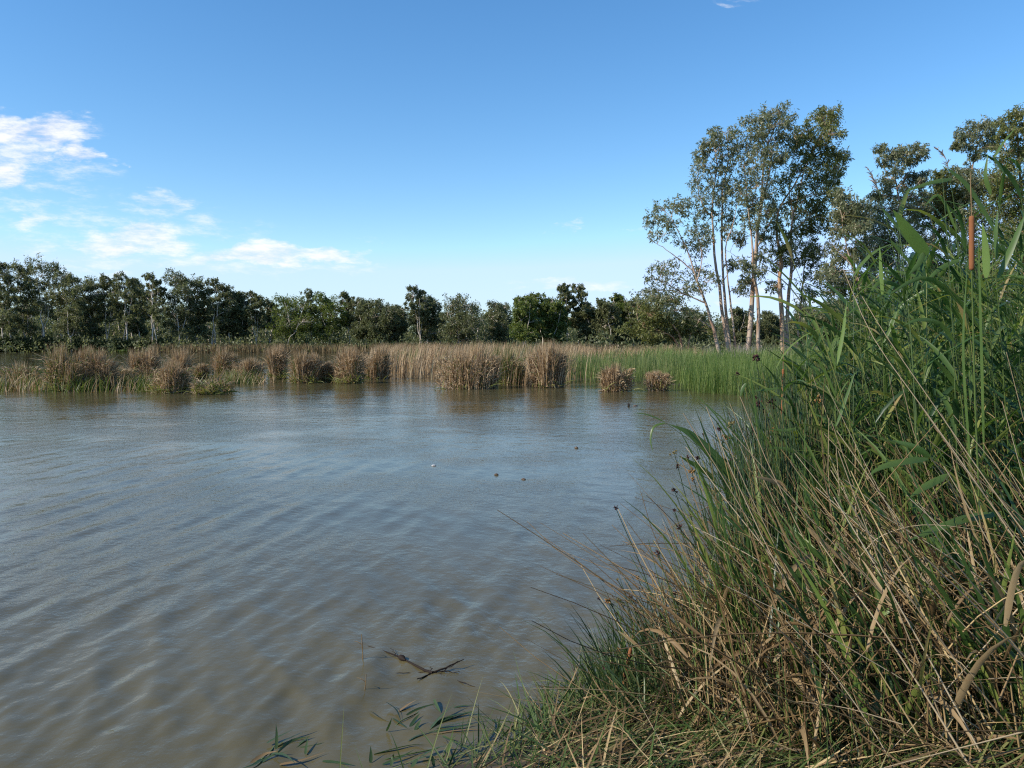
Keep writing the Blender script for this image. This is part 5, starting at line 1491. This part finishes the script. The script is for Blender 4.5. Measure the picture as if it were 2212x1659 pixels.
twig_root = thing('sunken_branch', 'dark broken branch with spread twigs lying at the water surface', 'branch', G(*cf([(1540, 400)])[0], 0.0))
for nm, l, r0, r1, z0, z1 in (('branch', [(1165, 248), (1340, 310), (1420, 350), (1500, 388), (1545, 404)], 0.004, 0.013, 0.01, 0.02), ('twig', [(1545, 402), (1640, 365), (1725, 325)], 0.009, 0.003, 0.02, 0.06),
                              ('twig', [(1545, 402), (1680, 445), (1795, 488)], 0.007, 0.002, 0.015, 0.005), ('twig', [(1545, 402), (1500, 420), (1452, 440)], 0.008, 0.004, 0.015, 0.02), ('twig', [(1530, 404), (1420, 402), (1328, 406)], 0.004, 0.002, 0.01, 0.004),
                              ('twig', [(1560, 402), (1620, 398), (1700, 396)], 0.006, 0.002, 0.015, 0.02), ('twig', [(1575, 408), (1620, 440), (1660, 462)], 0.006, 0.002, 0.015, 0.006), ('twig', [(1533, 404), (1534, 385), (1532, 368)], 0.004, 0.002, 0.01, 0.05),
                              ('twig', [(1590, 400), (1650, 370), (1690, 335)], 0.004, 0.002, 0.02, 0.06), ('twig', [(1340, 312), (1320, 285), (1300, 258)], 0.003, 0.0015, 0.012, 0.03)):
    g = Geo()
    px = cf(l)
    pts = [G(x, y, (z0 + (z1 - z0) * i / (len(px) - 1)) * 0.9 - 0.006) for i, (x, y) in enumerate(px)]
    sp = smooth_line(pts, 9)
    sp[1:-1] += rng.normal(size=(7, 3)) * 0.004
    g.tube(sp[None], np.linspace(r0, r1, 9)[None] * 0.8, 6)
    g.build(nm, M['wet_twig'], twig_root, smooth=True)
g = Geo()
pts = [G(x, y, 0.012) for x, y in cf([(1345, 308), (1365, 318), (1384, 330)])]
g.tube(smooth_line(pts, 6)[None], np.array([[0.004, 0.016, 0.02, 0.018, 0.012, 0.004]]), 7)
g.build('knot', M['wet_twig'], twig_root, smooth=True)

for lab, a, b_, r0 in (('broken tan reed stalk standing upright in the brown water near the sunken branch', (781, 1370), (783, 1446), 0.0045), ('shorter leaning stalk in the water below the upright broken one', (791, 1456), (784, 1512), 0.0035)):
    ft_ = G(*b_, -0.06)
    tp_ = P(a[0], a[1], ft_[1] - 0.02)
    root = thing('broken_stalk', lab, 'reed stalk', ft_)
    g = Geo()
    g.tube(smooth_line([ft_, (ft_ + tp_) / 2 + np.array((0.004, 0, 0)), tp_], 8)[None], np.linspace(r0, r0 * 0.5, 8)[None], 6)
    g.build('stalk', M['dead_leaf'], root, smooth=True)
    g = Geo()
    m_ = ft_ + (tp_ - ft_) * 0.7
    q = spines(m_[None], np.array([R(-80)]), np.array([0.9]), np.array([0.06]), np.array([0.8]), 5)
    g.ribbon(q, sides(q, np.array([0.3])), np.array([[0.8, 1, 0.8, 0.5, 0.05]]) * 0.004, 0.2)
    g.build('leaf', M['dead_leaf'], root)

WG = 'reeds washed down into the shallow water'


def drowned(label, stem, leaves, hw=0.0085, z=0.008):
    px = cf(stem)
    pts = [G(x, y, -0.02 + 0.03 * math.sin(i)) for i, (x, y) in enumerate(px)]
    root = thing('sunken_reed', label, 'reed', pts[-1], WG)
    g = Geo()
    g.tube(smooth_line(pts, 10)[None], np.linspace(0.002, 0.004, 10)[None], 5)
    g.build('stalk', M['reed_stem'], root, smooth=True)
    for (l, za, zb) in leaves:
        lp = cf(l)
        k = len(lp) - 1
        q = [G(x, y, 0.005 + za + (zb - za) * i / k) for i, (x, y) in enumerate(lp)]
        gg = Geo()
        sp = smooth_line(q, 9)
        prof_ = np.interp(np.linspace(0, 1, 9), [0, 0.15, 0.5, 1], [0.5, 1.0, 0.8, 0.03])
        gg.ribbon(sp[None], sides(sp[None], np.array([rng.normal() * 0.3])), (hw * rng.uniform(0.8, 1.2) * prof_)[None], 0.2)
        gg.build('leaf', M['sedge_leaf'] if rng.random() < 0.9 else M['dead_stem'], root, smooth=True)
    return root


drowned('sunken reed with a fan of leaves, farthest from the trampled bank', [(420, 965), (520, 920), (590, 870), (640, 800)], [
    ([(575, 815), (640, 780), (735, 730)], 0.01, 0.02), ([(620, 840), (720, 780), (860, 728)], 0.0, 0.015), ([(640, 870), (720, 800), (830, 775)], 0.0, 0.01), ([(630, 850), (632, 770), (628, 700)], 0.0, 0.09),
    ([(560, 900), (500, 940), (420, 965)], 0.0, 0.02), ([(600, 875), (680, 885), (745, 935)], 0.01, 0.04), ([(650, 940), (760, 920), (920, 865)], 0.0, 0.01), ([(690, 850), (800, 840), (910, 810)], -0.01, 0.0),
    ([(480, 930), (560, 880), (640, 860)], 0.0, 0.02), ([(800, 880), (806, 830), (815, 780)], 0.0, 0.03), ([(700, 880), (790, 800), (840, 770)], -0.01, 0.01), ([(540, 930), (600, 890), (700, 860)], 0.0, 0.015)])
drowned('sunken reed with long parallel leaves reaching towards the sunken branch', [(1290, 770), (1350, 690), (1450, 640), (1540, 560)], [
    ([(1270, 575), (1330, 620), (1360, 690)], 0.03, 0.0), ([(1345, 630), (1400, 590), (1450, 560)], 0.0, 0.02), ([(1390, 650), (1470, 610), (1590, 575)], 0.0, 0.01), ([(1550, 560), (1575, 610), (1592, 640)], 0.02, 0.0),
    ([(1520, 740), (1600, 650), (1690, 572)], 0.0, 0.03), ([(1410, 720), (1445, 670), (1470, 640)], 0.0, 0.02), ([(1440, 740), (1460, 700), (1478, 672)], 0.0, 0.03), ([(1275, 745), (1292, 705), (1305, 665)], 0.0, 0.08),
    ([(1175, 625), (1240, 670), (1310, 700)], 0.0, -0.005), ([(1310, 670), (1370, 710), (1430, 750)], 0.0, 0.0)])
drowned('sunken reed whose leaves stream out level beside the bank', [(1500, 780), (1560, 700), (1640, 660), (1880, 610)], [
    ([(1580, 680), (1700, 645), (1860, 628)], 0.0, 0.01), ([(1560, 705), (1700, 650), (1880, 640)], 0.0, 0.005), ([(1540, 735), (1700, 700), (1890, 665)], 0.0, 0.01), ([(1520, 755), (1700, 720), (1800, 700)], 0.0, 0.01),
    ([(1540, 765), (1700, 740), (1900, 735)], 0.0, 0.0), ([(1600, 775), (1660, 800), (1700, 840)], 0.01, 0.02), ([(1580, 640), (1700, 600), (1820, 590)], -0.01, 0.0), ([(1400, 800), (1480, 760), (1560, 740)], 0.0, 0.01)])
drowned('sunken reed mixed with brown leaves against the trampled bank', [(1100, 960), (1300, 900), (1500, 860), (1700, 820)], [
    ([(1200, 880), (1400, 830), (1520, 820)], 0.0, 0.01), ([(1480, 890), (1580, 840), (1690, 825)], 0.01, 0.03), ([(1700, 830), (1760, 840), (1820, 855)], 0.01, 0.03), ([(1300, 950), (1310, 900), (1320, 860)], 0.0, 0.07),
    ([(1550, 950), (1540, 900), (1530, 860)], 0.0, 0.06), ([(1640, 900), (1740, 870), (1780, 960)], 0.01, 0.04), ([(1180, 930), (1182, 880), (1180, 830)], 0.0, 0.05), ([(900, 920), (1000, 930), (1090, 945)], 0.0, 0.0),
    ([(1400, 930), (1480, 900), (1570, 880)], 0.0, 0.03), ([(1250, 940), (1350, 900), (1440, 850)], 0.0, 0.02), ([(1780, 930), (1850, 880), (1900, 850)], 0.0, 0.05), ([(1600, 950), (1650, 900), (1720, 870)], 0.0, 0.04),
    ([(1420, 955), (1450, 915), (1470, 890)], 0.03, 0.06), ([(1850, 900), (1890, 860), (1920, 810)], 0.0, 0.05), ([(1960, 760), (1990, 790), (2010, 815)], 0.03, 0.0)], hw=0.010)


def scrap(label, cat, x, y, w_, h_, mat, seed, name):
    r_ = np.random.default_rng(seed)
    c_ = G(x, y, 0.0)
    root = None
    a = np.linspace(0, 2 * math.pi, 11)[:-1]
    ring = np.array([0.05, 0.55, 0.95, 1.0, 0.7, 0.06])
    zz = np.array([-0.35, -0.25, 0.0, 0.35, 0.8, 1.0])
    V = np.array([[c_[0] + w_ * 0.5 * rr2 * math.cos(t_) * (1 + 0.25 * math.sin(2 * t_ + seed)), c_[1] + w_ * 0.4 * rr2 * math.sin(t_) * (1 + 0.2 * math.cos(3 * t_ + seed)), h_ * (z_ + 0.12 * math.sin(3 * t_ + seed) * rr2)] for rr2, z_ in zip(ring, zz) for t_ in a])
    V += r_.normal(size=V.shape) * w_ * 0.02
    idx = np.arange(60).reshape(6, 10)
    nx = np.roll(idx, -1, 1)
    g = Geo()
    g.add(V - c_, np.stack([idx[:-1], nx[:-1], nx[1:], idx[1:]], -1))
    o_ = g.build(name, M[mat], None, smooth=True)
    o_.location = tuple(c_)
    tag(o_, label, cat)


scrap('small white scrap floating out in the middle of the lake', 'scrap', 937, 1006, 0.065, 0.02, 'white_scrap', 1, 'floating_scrap')
scrap('small brown bark piece floating between the white scrap and the dark one', 'bark', 1072, 1026, 0.055, 0.025, 'brown_scrap', 2, 'floating_bark')
scrap('dark brown bark piece floating lowest of the specks on the lake', 'bark', 1131, 1036, 0.065, 0.02, 'brown_scrap', 3, 'floating_bark')
scrap('grey brown bark piece floating alone towards the leaning reed tip', 'bark', 1245, 968, 0.08, 0.03, 'brown_scrap', 4, 'floating_bark')
scrap('upright dark speck of driftwood near the separate shaggy clump', 'driftwood', 1358, 878, 0.09, 0.10, 'wet_twig', 5, 'driftwood')
scrap('flat reddish driftwood piece beside the upright dark one', 'driftwood', 1373, 877, 0.16, 0.03, 'brown_scrap', 6, 'driftwood')
